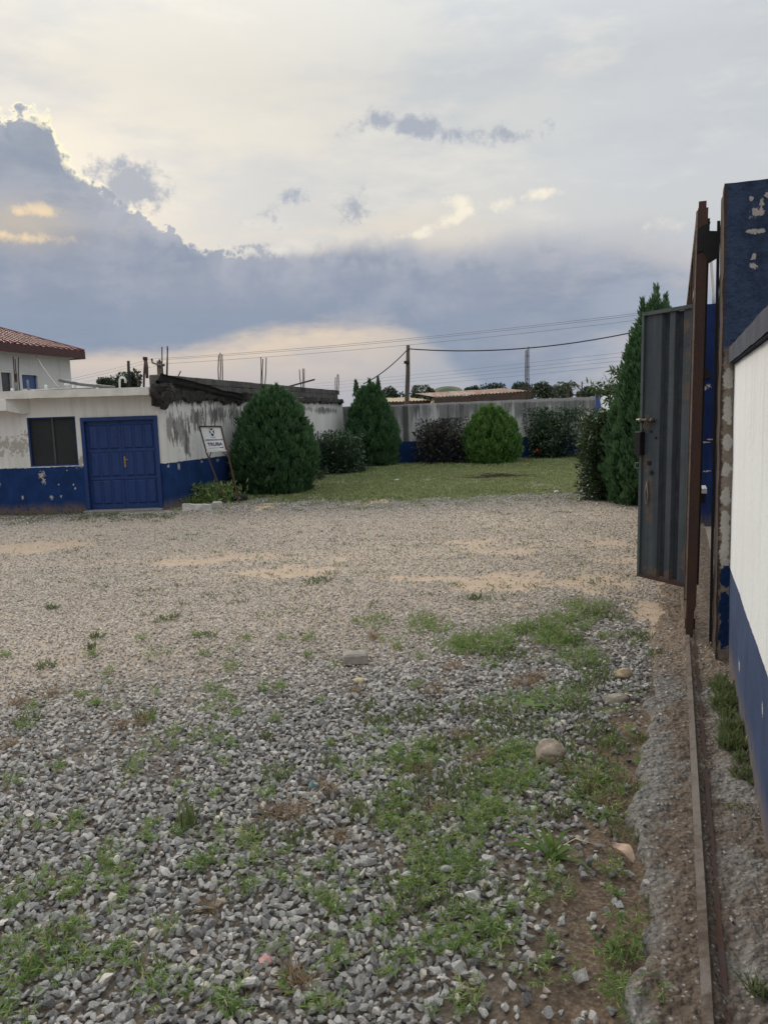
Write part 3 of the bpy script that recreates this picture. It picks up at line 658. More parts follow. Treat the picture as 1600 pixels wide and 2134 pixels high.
# double door
dob = MB()
for (x0, x1, z0, z1) in ((dl + .002, dl + .07, .06, dtop - .002), (dr - .07, dr - .002, .06, dtop - .002), (dl + .07, dr - .07, dtop - .075, dtop - .002)):
    dob.box(((x0 + x1) / 2, FY + .03, (z0 + z1) / 2), (x1 - x0, .14, z1 - z0))
dframe = dob.build('door_frame', M['door_blue'], bld)
xm = (dl + dr) / 2; lz0, lz1 = .065, dtop - .06
for k, (x0, x1) in enumerate(((dl + .073, xm - .004), (xm + .004, dr - .073))):
    leaf = MB().box(((x0 + x1) / 2, FY + .075, (lz0 + lz1) / 2), (x1 - x0, .04, lz1 - lz0)).build('door_leaf', M['door_blue'], bld)
    pw = (x1 - x0 - .16) / 3; ph = (lz1 - lz0 - .36) / 3
    for ci in range(3):
        for ri in range(3):
            pxx = x0 + .05 + ci * (pw + .03) + pw / 2; pz = lz0 + .10 + ri * (ph + .08) + ph / 2
            pn = MB(); pn.add([(pxx + sx * pw / 2, FY + .0548, pz + sz * ph / 2) for sx, sz in ((-1, -1), (1, -1), (1, 1), (-1, 1))] +
                              [(pxx + sx * (pw / 2 - .022), FY + .036, pz + sz * (ph / 2 - .022)) for sx, sz in ((-1, -1), (1, -1), (1, 1), (-1, 1))],
                              [(0, 1, 5, 4), (1, 2, 6, 5), (2, 3, 7, 6), (3, 0, 4, 7), (4, 5, 6, 7)])
            pn.build('raised_panel', M['door_blue'], leaf)
    if k == 1:
        hb = MB(); hb.box((x0 + .04, FY + .047, 1.02), (.035, .012, .22)); hb.tube([(x0 + .04, FY + .045, 1.06), (x0 + .04, FY + .01, 1.06), (x0 + .12, FY + .005, 1.06)], .009, 8)
        hb.build('handle', M['brass'], leaf, False)
for z_ in (lz0 + .10 + (lz1 - lz0 - .36) / 3 + .04, lz0 + .10 + 2 * ((lz1 - lz0 - .36) / 3) + .12):
    MB().box((xm, FY + .048, z_), (dr - dl - .2, .016, .05)).build('ledge_rail', M['door_blue'], dframe)
# roof slab over the front, sagging corner bracket at the left
sx1 = at(310, 815, FY - .35).x
slab = MB(); slab.grid(lambda u_, v_: (LX + (sx1 - LX) * u_, FY - .35 + .004 * mnoise.noise((u_ * 40, v_, 1)), 2.365 + .155 * v_ + .006 * mnoise.noise((u_ * 60, v_ * 3, 5)) - .02 * u_), 80, 3)
slab.box(((LX + sx1) / 2, FY + 1.4, 2.435), (sx1 - LX, 3.48, .128))
rs_ = slab.build('roof_slab', plain('slab_white', (0.60, 0.585, 0.55), .85, .12, 3, bump=.3), bld)
bx0, bx1 = at(-60, 840, FY - .3).x, at(16, 840, FY - .3).x
b = MB(); prof = [(bx0 - 3, 2.12), (bx0, 2.12), (bx1, 2.12), (bx1, 2.36), (bx0 - 3, 2.36)]
b.prism([(x, FY - .355, z) for x, z in prof], (0, .36, 0)); b.build('corner_beam', M['white'], bld, bevel=.01)
b = MB(); b.prism([(bx1 + .001, FY - .33, 2.12), (bx1 + .20, FY - .16, 2.06), (bx1 + .30, FY - .01, 2.07), (bx1 + .30, FY - .01, 2.362), (bx1 + .001, FY - .33, 2.362)], (0.0, .02, 0)); b.build('bracket', M['white'], bld)
# broken slab edge: jagged dark concrete along the top of the wing, large lump at the corner
def jag(u0, u1, z0, z1, k0, k1, seed, n_=60, am=.06):
    b = MB()
    ring = [(k0, z0), (k1, z0), (k1, z1), (k0, z1)]
    for i in range(n_ + 1):
        u_ = u0 + (u1 - u0) * i / n_
        for j, (k, z_) in enumerate(ring):
            q = mnoise.noise((u_ * 3.1 + seed, j * 1.7, 0)) + .6 * mnoise.noise((u_ * 9 + seed, j * 2.3, 4))
            b.v.append(tuple(wp(u_, z_ + am * q * (1.4 if j in (0, 1) else .5), k + am * (q if j in (1, 2) else 0))))
    for i in range(n_):
        for j in range(4):
            a_ = i * 4 + j; b_ = i * 4 + (j + 1) % 4; b.f.append((a_, b_, b_ + 4, a_ + 4))
    b.f += [(0, 1, 2, 3), tuple(n_ * 4 + j for j in (3, 2, 1, 0))]
    return b
jag(-.02, WL * .42, 2.27, 2.45, -.15, .10, 2, 140, .085).build('broken_slab_edge', M['dark_concrete'], bld)
jag(WL * .42, WL - .1, 2.30, 2.44, -.15, .08, 6, 140, .06).build('broken_slab_edge', M['dark_concrete'], bld)
lump = MB(); bmv = bmesh.new()
lumpts = [Vector((sx1 + .02 + .40 * random.random() ** .7, FY - .26 + .40 * random.random(), 2.18 + .42 * random.random())) for _ in range(60)] + [Vector((CXR - .02, FY - .1, 2.08)), Vector((CXR + .08, FY - .05, 2.09)), Vector((CXR - .14, FY - .15, 2.12)), Vector((sx1 + .04, FY - .3, 2.5))]
for v in lumpts: bmv.verts.new(v)
bmesh.ops.convex_hull(bmv, input=bmv.verts)
bmesh.ops.delete(bmv, geom=[v for v in bmv.verts if not v.link_faces], context='VERTS')
bmesh.ops.subdivide_edges(bmv, edges=bmv.edges, cuts=3, use_grid_fill=True)
for v in bmv.verts: v.co += Vector((mnoise.noise(v.co * 9), mnoise.noise(v.co * 9 + Vector((5, 5, 5))), mnoise.noise(v.co * 9 + Vector((9, 2, 1))))) * .11
lme = bpy.data.meshes.new('broken_lump'); bmv.to_mesh(lme); bmv.free()
link('broken_lump', lme, M['dark_concrete'], bld)
# parapet of grey blocks, each its own piece
blk = plain('parapet_block', (0.095, 0.092, 0.086), .95, .45, 4, bump=.5)
b = MB().box((0, 0, 0), (.446, .15, .150)); tmp = b.build('parapet_block', blk, bld, bevel=.006); bme = tmp.data; bpy.data.objects.remove(tmp)
nb = int((WL - .3) / .455)
Rm = Matrix((WD, -WNrm, UP)).transposed().to_4x4()
for row in range(2):
    for i in range(nb):
        u_ = .28 + i * .455 + (.0 if row == 0 else .2)
        if row == 1 and (u_ > WL - .2): continue
        o = bpy.data.objects.new('parapet_block', bme); COL.objects.link(o); o.parent = bld
        o.matrix_parent_inverse = Matrix.Translation(-Vector(bld.location))
        mm = Rm.copy(); mm.translation = wp(u_ + random.uniform(-.006, .006), 2.53 + row * .157 + random.uniform(-.004, .004), -.10 + random.uniform(-.006, .006)); o.matrix_world = mm
        o.matrix_basis = mm
MB().box(((sx1 + CXR) / 2 + .02, FY - .02, 2.62), (.26, .2, .26)).build('parapet_end', blk, bld, bevel=.02)
# roof deck behind
b = MB(); b.prism([wp(.4, 2.3, -.25), wp(WL, 2.3, -.25), wp(WL, 2.3, -6), Vector((LX, FY + 6, 2.3)), Vector((LX, FY + .3, 2.3)), Vector((CXR - .1, FY + .3, 2.3))], UP * .06); b.build('roof_deck', M['concrete'], bld)

# dark strip of roofing hanging over the wing
strip_ = MB()
A_, B_ = at(330, 788, FY - .25), at(505, 828, FY + 3.4)
dirS = (B_ - A_).normalized(); sideS = Vector((0.55, -0.25, 0.62)).normalized()
strip_.grid(lambda u_, v_: A_ + (B_ - A_) * u_ + sideS * (.24 * (v_ - .5) * (1 - .45 * u_)) + UP * (.02 * math.sin(v_ * 9) + .03 * mnoise.noise((u_ * 5, v_, 2))) , 30, 8)
strip_.grid(lambda u_, v_: A_ + (B_ - A_) * u_ + sideS * (.24 * (v_ - .5) * (1 - .45 * u_)) + UP * (-.03 + .02 * math.sin(v_ * 9) + .03 * mnoise.noise((u_ * 5, v_, 2))), 30, 8)
o = strip_.build('roofing_strip', plain('tar_sheet', (.03, .03, .032), .75, .35, 5), None); tag(o, 'black roofing strip lying slanted along the top of the broken wing roof', 'roofing sheet')
# loose timber on the wing parapet
o = MB().bar(at(600, 806, 24.2), at(655, 791, 24.6), .1, .05).build('loose_plank', M['old_wood']); tag(o, 'short weathered plank sticking up from the far parapet', 'plank')

# rebar bundles left standing on the roof
RB = []
def rebar(name, roots, label, cat='rebar', group='starter bars on the roof', rad=.013, mat='rebar', ties=()):
    base = Vector(roots[0][0]); t = thing(name, base, label, cat, group)
    for (a_, b_) in roots:
        a_, b_ = Vector(a_), Vector(b_); mid = (a_ + b_) / 2 + Vector((random.uniform(-.015, .015), 0, 0))
        MB().tube([a_ - UP * .12, a_, mid, b_], rad, 6).build('rod', M[mat], t, True)
    for (a_, b_) in ties: MB().tube([a_, b_], rad * .7, 5).build('tie', M[mat], t, True)
    return t
def bars(px_list, y0, y1s, Y): return [(at(px, y0, Y), at(px + d, y1, Y)) for (px, d), y1 in zip(px_list, y1s)]
rebar('rebar_bundle', bars([(33, -5), (36, -4), (42, -3)], 815, (743, 748, 744), FY + .3), 'three starter bars on the roof slab in front of the house windows')
rebar('rebar_bundle', bars([(341, -3), (349, 0), (347, 3)], 790, (723, 721, 725), FY + 1.2), 'three starter bars behind the raised end of the black roofing strip')
rebar('rebar_bundle', bars([(456, 0), (459, 0), (464, -1)], 800, (740, 735, 738), FY + 3.6), 'three starter bars on the parapet between black strip and cypress')
rebar('rebar_bundle', bars([(544, 0), (547, 1), (552, 3)], 805, (744, 748, 745), FY + 5.4), 'three starter bars standing behind the big rounded cypress')
rebar('rebar_bundle', bars([(628, -4), (631, 0), (634, 0)], 808, (770, 768, 768), FY + 8), 'thin starter bars beside the loose plank on the parapet')
rebar('rebar_bundle', bars([(699, 0), (702, 1), (705, 0)], 812, (786, 780, 780), FY + 10.4), 'short starter bars at the far end of the wing parapet')
rebar('rebar_rod', bars([(368, 9)], 795, (773,), FY + 1.6), 'single bent rod leaning behind the black roofing strip')
rebar('steel_post', bars([(272, -4)], 815, (752,), FY + .4), 'thick black steel stub standing on the front roof slab', 'post', None, .03, 'black')
rebar('steel_post', bars([(291, -6)], 812, (776,), FY + 2.0), 'short dark iron stub in front of the round distant tree', 'post', None, .022, 'rebar')
t = rebar('steel_post', bars([(300, 3)], 814, (748,), FY + .2), 'tall capped iron post with folded strap at the slab end', 'post', None, .022, 'rebar')
MB().tube([at(303, 748, FY + .2), at(306, 765, FY + .2), at(307, 788, FY + .25)], [.04, .035, .03], 8).build('strap', M['old_wood'], t, True)
MB().tube([at(303, 750, FY + .2), at(303, 744, FY + .2)], .05, 8).build('cap', M['rebar'], t, True)
# two pairs above the boundary walls
k1, k2 = at(1095, 815, 30.2), at(1102, 815, 30.2)
rebar('rebar_column', bars([(1095, 0), (1102, -1), (1098, 0)], 832, (730, 722, 728), 29.85), 'tall starter bars tied in a ladder above the back wall', rad=.018,
      ties=[(at(1094, y_, 29.85), at(1103, y_, 29.85)) for y_ in (742, 765, 790)], group=None)
rebar('rebar_column', bars([(1306, -2), (1312, -2)], 905, (715, 688), 29.0), 'starter bars rising behind the tall narrow cypress', rad=.018, group=None, ties=[(at(1303, 728, 29.0), at(1312, 726, 29.0))])

# plumbing on the slab
def pipe(name, pts_, rad, label, mat='pvc', cat='pipe', grp=None):
    o = MB().tube(pts_, rad, 8).build(name, M[mat], None, True); tag(o, label, cat, grp); return o
pipe('drain_pipe', [at(x, y, FY - .1 + k) for x, y, k in ((40, 817, 0), (80, 815, 0), (130, 812, .1), (200, 810, .1))], .028, 'long grey pipe lying along the edge of the roof slab', 'pvc_grey')
pipe('loose_pipe', [at(123, 792, FY - .05), at(170, 801, FY + .3), at(240, 808, FY + .6)], .035, 'thick dark grey pipe propped up off the roof slab', 'pvc_grey')
pipe('vent_pipe', [at(61, 816, FY + .2), at(58, 792, FY + .2)], .022, 'thin grey vent with white cap before the blue window pane', 'pvc_grey')
pipe('vent_pipe', [at(36, 818, FY + .1), at(35, 797, FY + .1)], .03, 'short grey stub standing by the starter bars on the slab', 'pvc_grey')
pipe('vent_pipe', [at(26, 819, FY), at(26, 809, FY)], .03, 'shortest beige stub at the left of the roof slab', 'pvc')
pipe('vent_pipe', [at(97, 813, FY + .3), at(96, 802, FY + .3)], .03, 'short white stub on slab below the house wall', 'pvc')
pipe('bent_pipe', [at(250, 812, FY + .5), at(250, 790, FY + .5), at(253, 787, FY + .5), at(259, 787, FY + .5), at(262, 792, FY + .5), at(262, 798, FY + .5)], .022, 'white plastic pipe bent over like a hook on the slab', 'pvc')
t = thing('valve_cluster', at(150, 810, FY + .4), 'cluster of pale plumbing taps under the propped pipe', 'tap')
for (x0, y0, x1, y1) in ((140, 808, 140, 798), (135, 802, 146, 802), (157, 808, 156, 793), (150, 800, 162, 804)):
    MB().tube([at(x0, y0, FY + .4), at(x1, y1, FY + .4)], .02, 7).build('pipe_piece', M['pvc'], t, True)
def wire(name, pts_, rad, label, grp=None, sag=.0, n_=18, cat='cable'):
    mt_ = M['pale_wire'] if cat == 'power line' else M['wire']
    P = []
    for (a_, b_) in zip(pts_[:-1], pts_[1:]):
        for i in range(n_ + (1 if b_ is pts_[-1] else 0)):
            q = i / n_; P.append(Vector(a_).lerp(Vector(b_), q) - UP * (sag * 4 * q * (1 - q)))
    o = MB().tube(P, rad, 5).build(name, mt_, None, True); tag(o, label, cat, grp); return o
wire('drop_cable', [at(76, 742, 27.0), at(127, 813, FY + .1)], .012, 'thin cable dropping from the house eave to the roof slab', sag=.05)

# ------------------------------------------------------------------ house behind
hc = at(150, 800, 29.0); hl = at(0, 800, 25.6); hc.z = 0; hl.z = 0
HD = (hl - hc).normalized(); HN = Vector((HD.y, -HD.x, 0))
if HN.y > 0: HN = -HN
HB = -HN; HLn, HDp, HZ = 11.0, 8.0, at(150, 741, 29.0).z
def hp(u_, k, z): return hc + HD * u_ + HB * k + UP * z
house = thing('house', hc, 'two storey white house with red metal hip roof behind the low building', 'house')
wnd = [(at(82, 800, 27.4), at(43, 800, 26.6)), (at(27, 800, 26.3), at(1, 800, 25.7))]
def uof(v): return (Vector((v.x, v.y, 0)) - hc).dot(HD)
def upx(px):                                            # where a pixel column meets the front plane
    d = ray(px, 790); A = Vector((d.x, d.y, 0)); n_ = HN
    tt_ = (hc.dot(n_)) / A.dot(n_); return (A * tt_ - hc).dot(HD), A * tt_
wrects = []
for (pa, pb, yt, yb) in ((82, 45, 777, 813), (41, 31, 775, 815), (28, 2, 772, 820), (-25, -60, 772, 820)):
    ua, va = upx(pa); ub, vb = upx(pb); wrects.append((ua, ub, at(pb, yb, vb.y).z, at(pb, yt, vb.y).z))
b = MB()
xs = [0.0]
for (ua, ub, z0, z1) in wrects: xs += [ua, ub]
xs.append(HLn)
def hbox(u0, u1, z0, z1, k0=0.0, k1=.2): b.box(hp((u0 + u1) / 2, (k0 + k1) / 2, (z0 + z1) / 2), (u1 - u0, k1 - k0, z1 - z0), (HD, HB, UP))
for i in range(0, len(xs), 2): hbox(xs[i], xs[i + 1], 0, HZ)
for (ua, ub, z0, z1) in wrects: hbox(ua, ub, 0, z0); hbox(ua, ub, z1, HZ)
b.box(hp(.1, HDp / 2 + .1, HZ / 2), (.2, HDp - .2, HZ), (HD, HB, UP)); b.box(hp(HLn - .1, HDp / 2 + .1, HZ / 2), (.2, HDp - .2, HZ), (HD, HB, UP)); b.box(hp(HLn / 2, HDp - .1, HZ / 2), (HLn - .4, .2, HZ), (HD, HB, UP))
b.build('wall', wall_paint('house_paint', -5, white=(.60, .605, .61), dusty=.2), house)
GLB = plain('blue_glass', (.02, .05, .17), .15, .3, 2, bump=0, spec=.6); GLD = plain('dark_glass', (.05, .048, .05), .2, .4, 2, bump=0, spec=.6)
for i, (ua, ub, z0, z1) in enumerate(wrects):
    f_ = MB()
    for (u0, u1, a_, c_) in ((ua + .002, ua + .05, z0 + .002, z1 - .002), (ub - .05, ub - .002, z0 + .002, z1 - .002), (ua + .05, ub - .05, z0 + .002, z0 + .05), (ua + .05, ub - .05, z1 - .05, z1 - .002)):
        f_.box(hp((u0 + u1) / 2, .06, (a_ + c_) / 2), (u1 - u0, .1, c_ - a_), (HD, HB, UP))
    wn = f_.build('window', M['white'], house)
    MB().box(hp((ua + ub) / 2, .1, (z0 + z1) / 2), (ub - ua - .10, .015, z1 - z0 - .10), (HD, HB, UP)).build('pane', GLB if i == 0 else GLD, wn)
OV = .38; RISE = math.tan(R(21)); e0, e1, k0_, k1_ = -OV, HLn + OV, -OV, HDp + OV; hw = (k1_ - k0_) / 2
EZ = at(183, 731, 29.2).z
ridge0, ridge1 = hp(e0 + hw, k0_ + hw, EZ + hw * RISE), hp(e1 - hw, k0_ + hw, EZ + hw * RISE)
c4 = [hp(e0, k0_, EZ), hp(e1, k0_, EZ), hp(e1, k1_, EZ), hp(e0, k1_, EZ)]
b = MB(); dn = Vector((0, 0, -.04))
b.add([*c4, ridge0, ridge1], [(0, 1, 5, 4), (1, 2, 5), (2, 3, 4, 5), (3, 0, 4)])
RM = plain('red_roof', (.150, .044, .046), .55, .22, 1.5, bump=.05)
rf = b.build('roof', RM, house)
ribs = MB(); nrm = (HB * RISE * -1 + UP).normalized()
u_ = e0 + .15
while u_ < e1 - .1:
    run = min(hw, u_ - e0, e1 - u_)
    ribs.bar(hp(u_, k0_, EZ + .02), hp(u_, k0_ + run, EZ + .02 + run * RISE), .05, .05, nrm); u_ += .30
ribs.build('ribs', RM, rf)
fas = MB()
for (a_, b_) in ((c4[0], c4[1]), (c4[3], c4[0])): fas.bar(a_ - UP * .16, b_ - UP * .16, .05, .28)
fas.build('fascia', plain('fascia', (.075, .035, .038), .6), rf)
b = MB(); b.prism([v - UP * .25 for v in c4], UP * .03); b.build('soffit', M['white'], rf)
hip = MB(); hip.tube([c4[0], ridge0], .07, 6); hip.tube([c4[1], ridge1], .07, 6); hip.tube([ridge0, ridge1], .07, 6); hip.build('hip_caps', RM, rf)

# ------------------------------------------------------------------ back wall
BA = Vector((WE.x, 28.15, 0)); BBd = Vector((11.0, 1.85, 0)).normalized(); BL = 16.0; BN = Vector((BBd.y, -BBd.x, 0))
def bp(u_, z_, k=0.0): return BA + BBd * u_ + UP * z_ + BN * k
g = newmat('back_wall_paint', .9, .2); p = g.pos(); z = g.sep(p)[2]
n = g.noise(p, 1.6, 6, .65); nf = g.noise(p, 12, 8, .7); vs = g.noise(g.vm('MULTIPLY', p, (4.2, 4.2, .35)), 1.0, 7, .68); vs2 = g.noise(g.vm('MULTIPLY', p, (12, 12, .6)), 1.0, 5, .6)
c = g.mix(g.smooth(n, .35, .65), (.56, .56, .565), (.40, .40, .405))
sh = g.add(vs, g.smooth(z, .9, 2.3, -.10, .14))
c = g.mix(g.smooth(sh, .46, .60, 0, .85), c, (.15, .15, .152))
c = g.mix(g.mul(g.smooth(vs2, .5, .66), g.smooth(z, 1.0, 2.2)), c, (.085, .085, .086))
c = g.mix(g.mul(g.smooth(n, .55, .45), g.smooth(nf, .58, .7)), c, (.48, .475, .47))
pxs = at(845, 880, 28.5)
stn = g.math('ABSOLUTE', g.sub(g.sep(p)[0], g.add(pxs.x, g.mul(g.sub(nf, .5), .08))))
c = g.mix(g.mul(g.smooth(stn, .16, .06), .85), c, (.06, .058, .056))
c = g.mix(g.smooth(g.add(z, g.mul(g.sub(nf, .5), .25)), 2.11, 2.19, 0, .7), c, (.42, .41, .40))
bl = g.mix(g.smooth(nf, .66, .76), g.mix(n, BLUE, BLUE_D), (.3, .32, .4))
c = g.mix(g.smooth(g.sub(z, g.add(.84, g.mul(g.sub(nf, .5), .05))), -.01, .01), bl, c)
g.put(g.b.inputs['Base Color'], c); g.put(g.b.inputs['Normal'], g.bump(g.add(n, nf), .4, .02))
back = thing('boundary_wall', bp(BL / 2, 0, -.1), 'weathered grey back wall streaked with black above a blue base', 'wall')
b = MB(); nn = 200
topz = lambda u_: 2.18 + .010 * u_ + .02 * mnoise.noise((u_ * 2.2, 0, 0)) + .012 * mnoise.noise((u_ * 9, 3, 0))
b.grid(lambda a_, v_: bp(BL * a_, -.1 + (topz(BL * a_) + .1) * v_, 0), nn, 8); b.grid(lambda a_, v_: bp(BL * a_, topz(BL * a_), -.18 * v_), nn, 1); b.grid(lambda a_, v_: bp(BL * a_, -.1 + (topz(BL * a_) + .1) * v_, -.18), nn, 2)
b.build('wall', g.m, back)

# wooden pole and its cable
po = thing('wooden_pole', at(845, 900, 28.9), 'leaning weathered wooden pole carrying a cable behind the back wall', 'pole')
pt, pb_ = at(850, 719, 28.9), at(846, 880, 28.9); pb2 = pb_ - UP * (pb_.z + .3)
MB().tube([pb2, pb_, at(848, 780, 28.9) + Vector((.03, 0, 0)), pt], [.095, .09, .08, .065], 10).build('shaft', M['wood_pole'], po, True)
MB().tube([at(847, 758, 28.85), at(847, 752, 28.85)], .1, 8).build('band', M['rebar'], po, True)
wire('service_cable', [at(757, 800, 27.4), at(850, 727, 28.85)], .02, 'twisted cable rising from the far cypress to the wooden pole', sag=.12)
wire('service_cable', [at(851, 727, 28.85), at(1316, 693, 27.0), at(1700, 640, 25)], .022, 'thick black cable running right from the wooden pole past the starter bars', sag=.28)

# ------------------------------------------------------------------ beyond the back wall
RUST = newmat('rust_sheet', .85, .2); p = RUST.pos(); n = RUST.noise(p, 1.3, 6, .65); n2 = RUST.noise(RUST.vm('MULTIPLY', p, (6, .6, 1)), 1.0, 5, .6)
RUST.put(RUST.b.inputs['Base Color'], RUST.mix(RUST.smooth(n2, .4, .65), RUST.mix(n, (.17, .088, .058), (.24, .14, .10)), (.30, .24, .20)))
TAN = plain('tan_sheet', (.33, .27, .17), .85, .2, 1.0)
def shed(name, px0, px1, yl, yr, Y0, slope, rise, mat, label, fasc, fm):
    A = at(px0, yl, Y0); Bq = at(px1, yr, Y0 + .8); t = thing(name, Vector((A.x, A.y, 0)), label, 'shed')
    L = (Bq - A); Ln = L.length; L.normalize(); bk = Vector((-L.y, L.x, 0)).normalized()
    if bk.y < 0: bk = -bk
    nw_ = int(Ln / .05)
    fn = lambda u_, v_: A + L * (Ln * u_) + bk * (slope * v_) + UP * (rise * v_ + .025 * math.sin(u_ * Ln / .15 * 2 * math.pi)) + UP * (.02 * mnoise.noise((u_ * 6, v_ * 3, 1)))
    b = MB(); b.grid(fn, nw_, 4); b.build('roof', mat, t)
    b = MB(); b.prism([A - UP * .03, Bq - UP * .03, Bq - UP * (.03 + fasc), A - UP * (.03 + fasc)], bk * .05); b.build('fascia', fm, t)
    b = MB(); b.prism([A + bk * .3 - UP * (.03 + fasc), Bq + bk * .3 - UP * (.03 + fasc), Vector((Bq.x, Bq.y, 0)) + bk * .3, Vector((A.x, A.y, 0)) + bk * .3], bk * .15); b.build('wall', M['concrete'], t)
    b = MB(); b.box(Bq + bk * (slope * .5) + UP * (rise * .5 - .12), (.06, slope, .16), (L, bk, UP)); b.build('end_board', fm, t)
    return t
shed('shed', 905, 1106, 827, 815, 30.8, 3.2, .24, RUST.m, 'shed with rust red corrugated roof and brown board just over the back wall', .42, M['old_wood'])
shed('shed', 780, 896, 838, 834, 31.0, 2.6, .20, TAN, 'low shed with pale tan corrugated roof beside the wooden pole', .14, M['rust_frame'])
dm = thing('arched_hall', at(932, 815, 140), 'distant arched hall roof with cream rim and green gable', 'building')
A, Bq = at(900, 818, 140), at(965, 815, 140); rr = (Bq.x - A.x) / 2; cxx = (A.x + Bq.x) / 2; hh_ = at(930, 805, 140).z - A.z
def arch(k, y0, y1, zb, inner_=0.0):
    b = MB(); N_ = 24; P = []
    for i in range(N_ + 1):
        a_ = math.pi * i / N_; P.append((cxx - rr * k * math.cos(a_), zb + hh_ * k * math.sin(a_)))
    b.prism([(x, y0, z) for x, z in P] + [(P[-1][0], y0, 0), (P[0][0], y0, 0)], (0, y1 - y0, 0)); return b
arch(1.0, 140, 152, A.z).build('roof', plain('cream_rim', (.36, .33, .22), .8, .1, .2), dm)
arch(.62, 139.6, 140.0, A.z).build('gable', plain('green_gable', (.16, .24, .19), .8, .1, .2), dm)

# utility line
up1 = thing('utility_pole', at(333, 815, 46), 'distant utility pole with angled crossarm behind the low building', 'utility pole')
tp = at(332, 753, 46); MB().tube([Vector((tp.x, 46, 0)), tp], [.22, .15], 10).build('shaft', M['wood_pole'], up1, True)
b = MB(); b.tube([at(343, 762, 45.8), at(330, 760, 45.8), at(318, 756, 45.8), at(317, 750, 45.8)], .06, 6); b.build('crossarm', M['pvc_grey'], up1, True)
for (x, y) in ((317, 751), (333, 753), (342, 762)): MB().tube([at(x, y, 45.8), at(x, y - 4, 45.8)], [.07, .05], 6).build('insulator', M['wood_pole'], up1, True)
lab = ('upper', 'middle', 'lower')
for i, (xl, yl, yr) in enumerate(((317, 748, 597), (333, 750, 601), (343, 758, 612))):
    wire('power_line', [at(-60, 822 + i * 5, 90), at(xl, yl, 45.8), at(1750, yr, 36)], .009, '%s of three power lines strung from the distant utility pole' % lab[i], 'power lines from the utility pole', sag=.35, n_=24, cat='power line')
lab4 = ('topmost', 'second', 'third', 'lowest')
for i, (yl, ym, yr) in enumerate(((800, 733, 690), (806, 742, 702), (812, 750, 714), (820, 760, 727))):
    wire('power_line', [at(650, yl, 80), at(1310, ym, 48), at(1800, yr, 38)], .010, '%s of four fine power lines low over the back wall' % lab4[i], 'fine power lines over the back wall', sag=.10, n_=20, cat='power line')

# ------------------------------------------------------------------ plants: leaf and blade generators
def unit(v): return v / np.maximum(np.linalg.norm(v, axis=1, keepdims=True), 1e-9)
def blades(root, dire, length, width, droop, tint, rs):
    """two-segment tapering blades; root Nx3, dire Nx3 unit, length N, width N, droop N"""
    N_ = len(root); side = unit(np.cross(dire, rs.normal(size=(N_, 3))))
    hz = np.array([0, 0, -1.0])
    m_ = root + dire * (length * .55)[:, None] + hz * (droop * length * .12)[:, None]
    t_ = root + dire * length[:, None] + hz * (droop * length * .5)[:, None]
    wv = side * (width * .5)[:, None]
    V = np.stack([root - wv * .7, root + wv * .7, m_ + wv, m_ - wv, t_], 1).reshape(-1, 3)
    o = (np.arange(N_) * 5)[:, None]
    Tt = np.concatenate([o + [0, 1, 2], o + [0, 2, 3], o + [3, 2, 4]])
    return V, Tt, np.repeat(tint, 5)
def leaves(cen, dire, nor, length, width, tint, rs):
    """diamond leaves folded along the midrib"""
    N_ = len(cen); side = unit(np.cross(dire, nor)); nn_ = unit(np.cross(side, dire))
    a_ = cen; b_ = cen + dire * length[:, None]; md = cen + dire * (length * .45)[:, None]
    l_ = md + side * (width * .5)[:, None] + nn_ * (width * .14)[:, None]; r_ = md - side * (width * .5)[:, None] + nn_ * (width * .14)[:, None]
    V = np.stack([a_, l_, b_, r_], 1).reshape(-1, 3); o = (np.arange(N_) * 4)[:, None]
    return V, np.concatenate([o + [0, 1, 2], o + [0, 2, 3]]), np.repeat(tint, 4)
def joinm(parts):
    V, Tt, ti, o = [], [], [], 0
    for v, t_, q in parts: V.append(v); Tt.append(t_ + o); ti.append(q); o += len(v)
    return np.concatenate(V), np.concatenate(Tt), np.concatenate(ti)

THUJA = foliage('thuja_leaf', (.028, .078, .036), (.090, .180, .072), .14)
THUJA_Y = foliage('thuja_young_leaf', (.050, .130, .030), (.150, .270, .072), .15)
LEAF_D = foliage('shrub_leaf', (.024, .054, .028), (.070, .115, .060), .12, .4)
LEAF_R = foliage('purple_leaf', (.026, .030, .024), (.066, .060, .050), .12, .45)
LEAF_L = foliage('light_shrub_leaf', (.018, .042, .020), (.085, .125, .050), .15, .4, (.17, .20, .085))
BARK = plain('bark', (.07, .055, .042), .95, .3, 15, bump=.6)

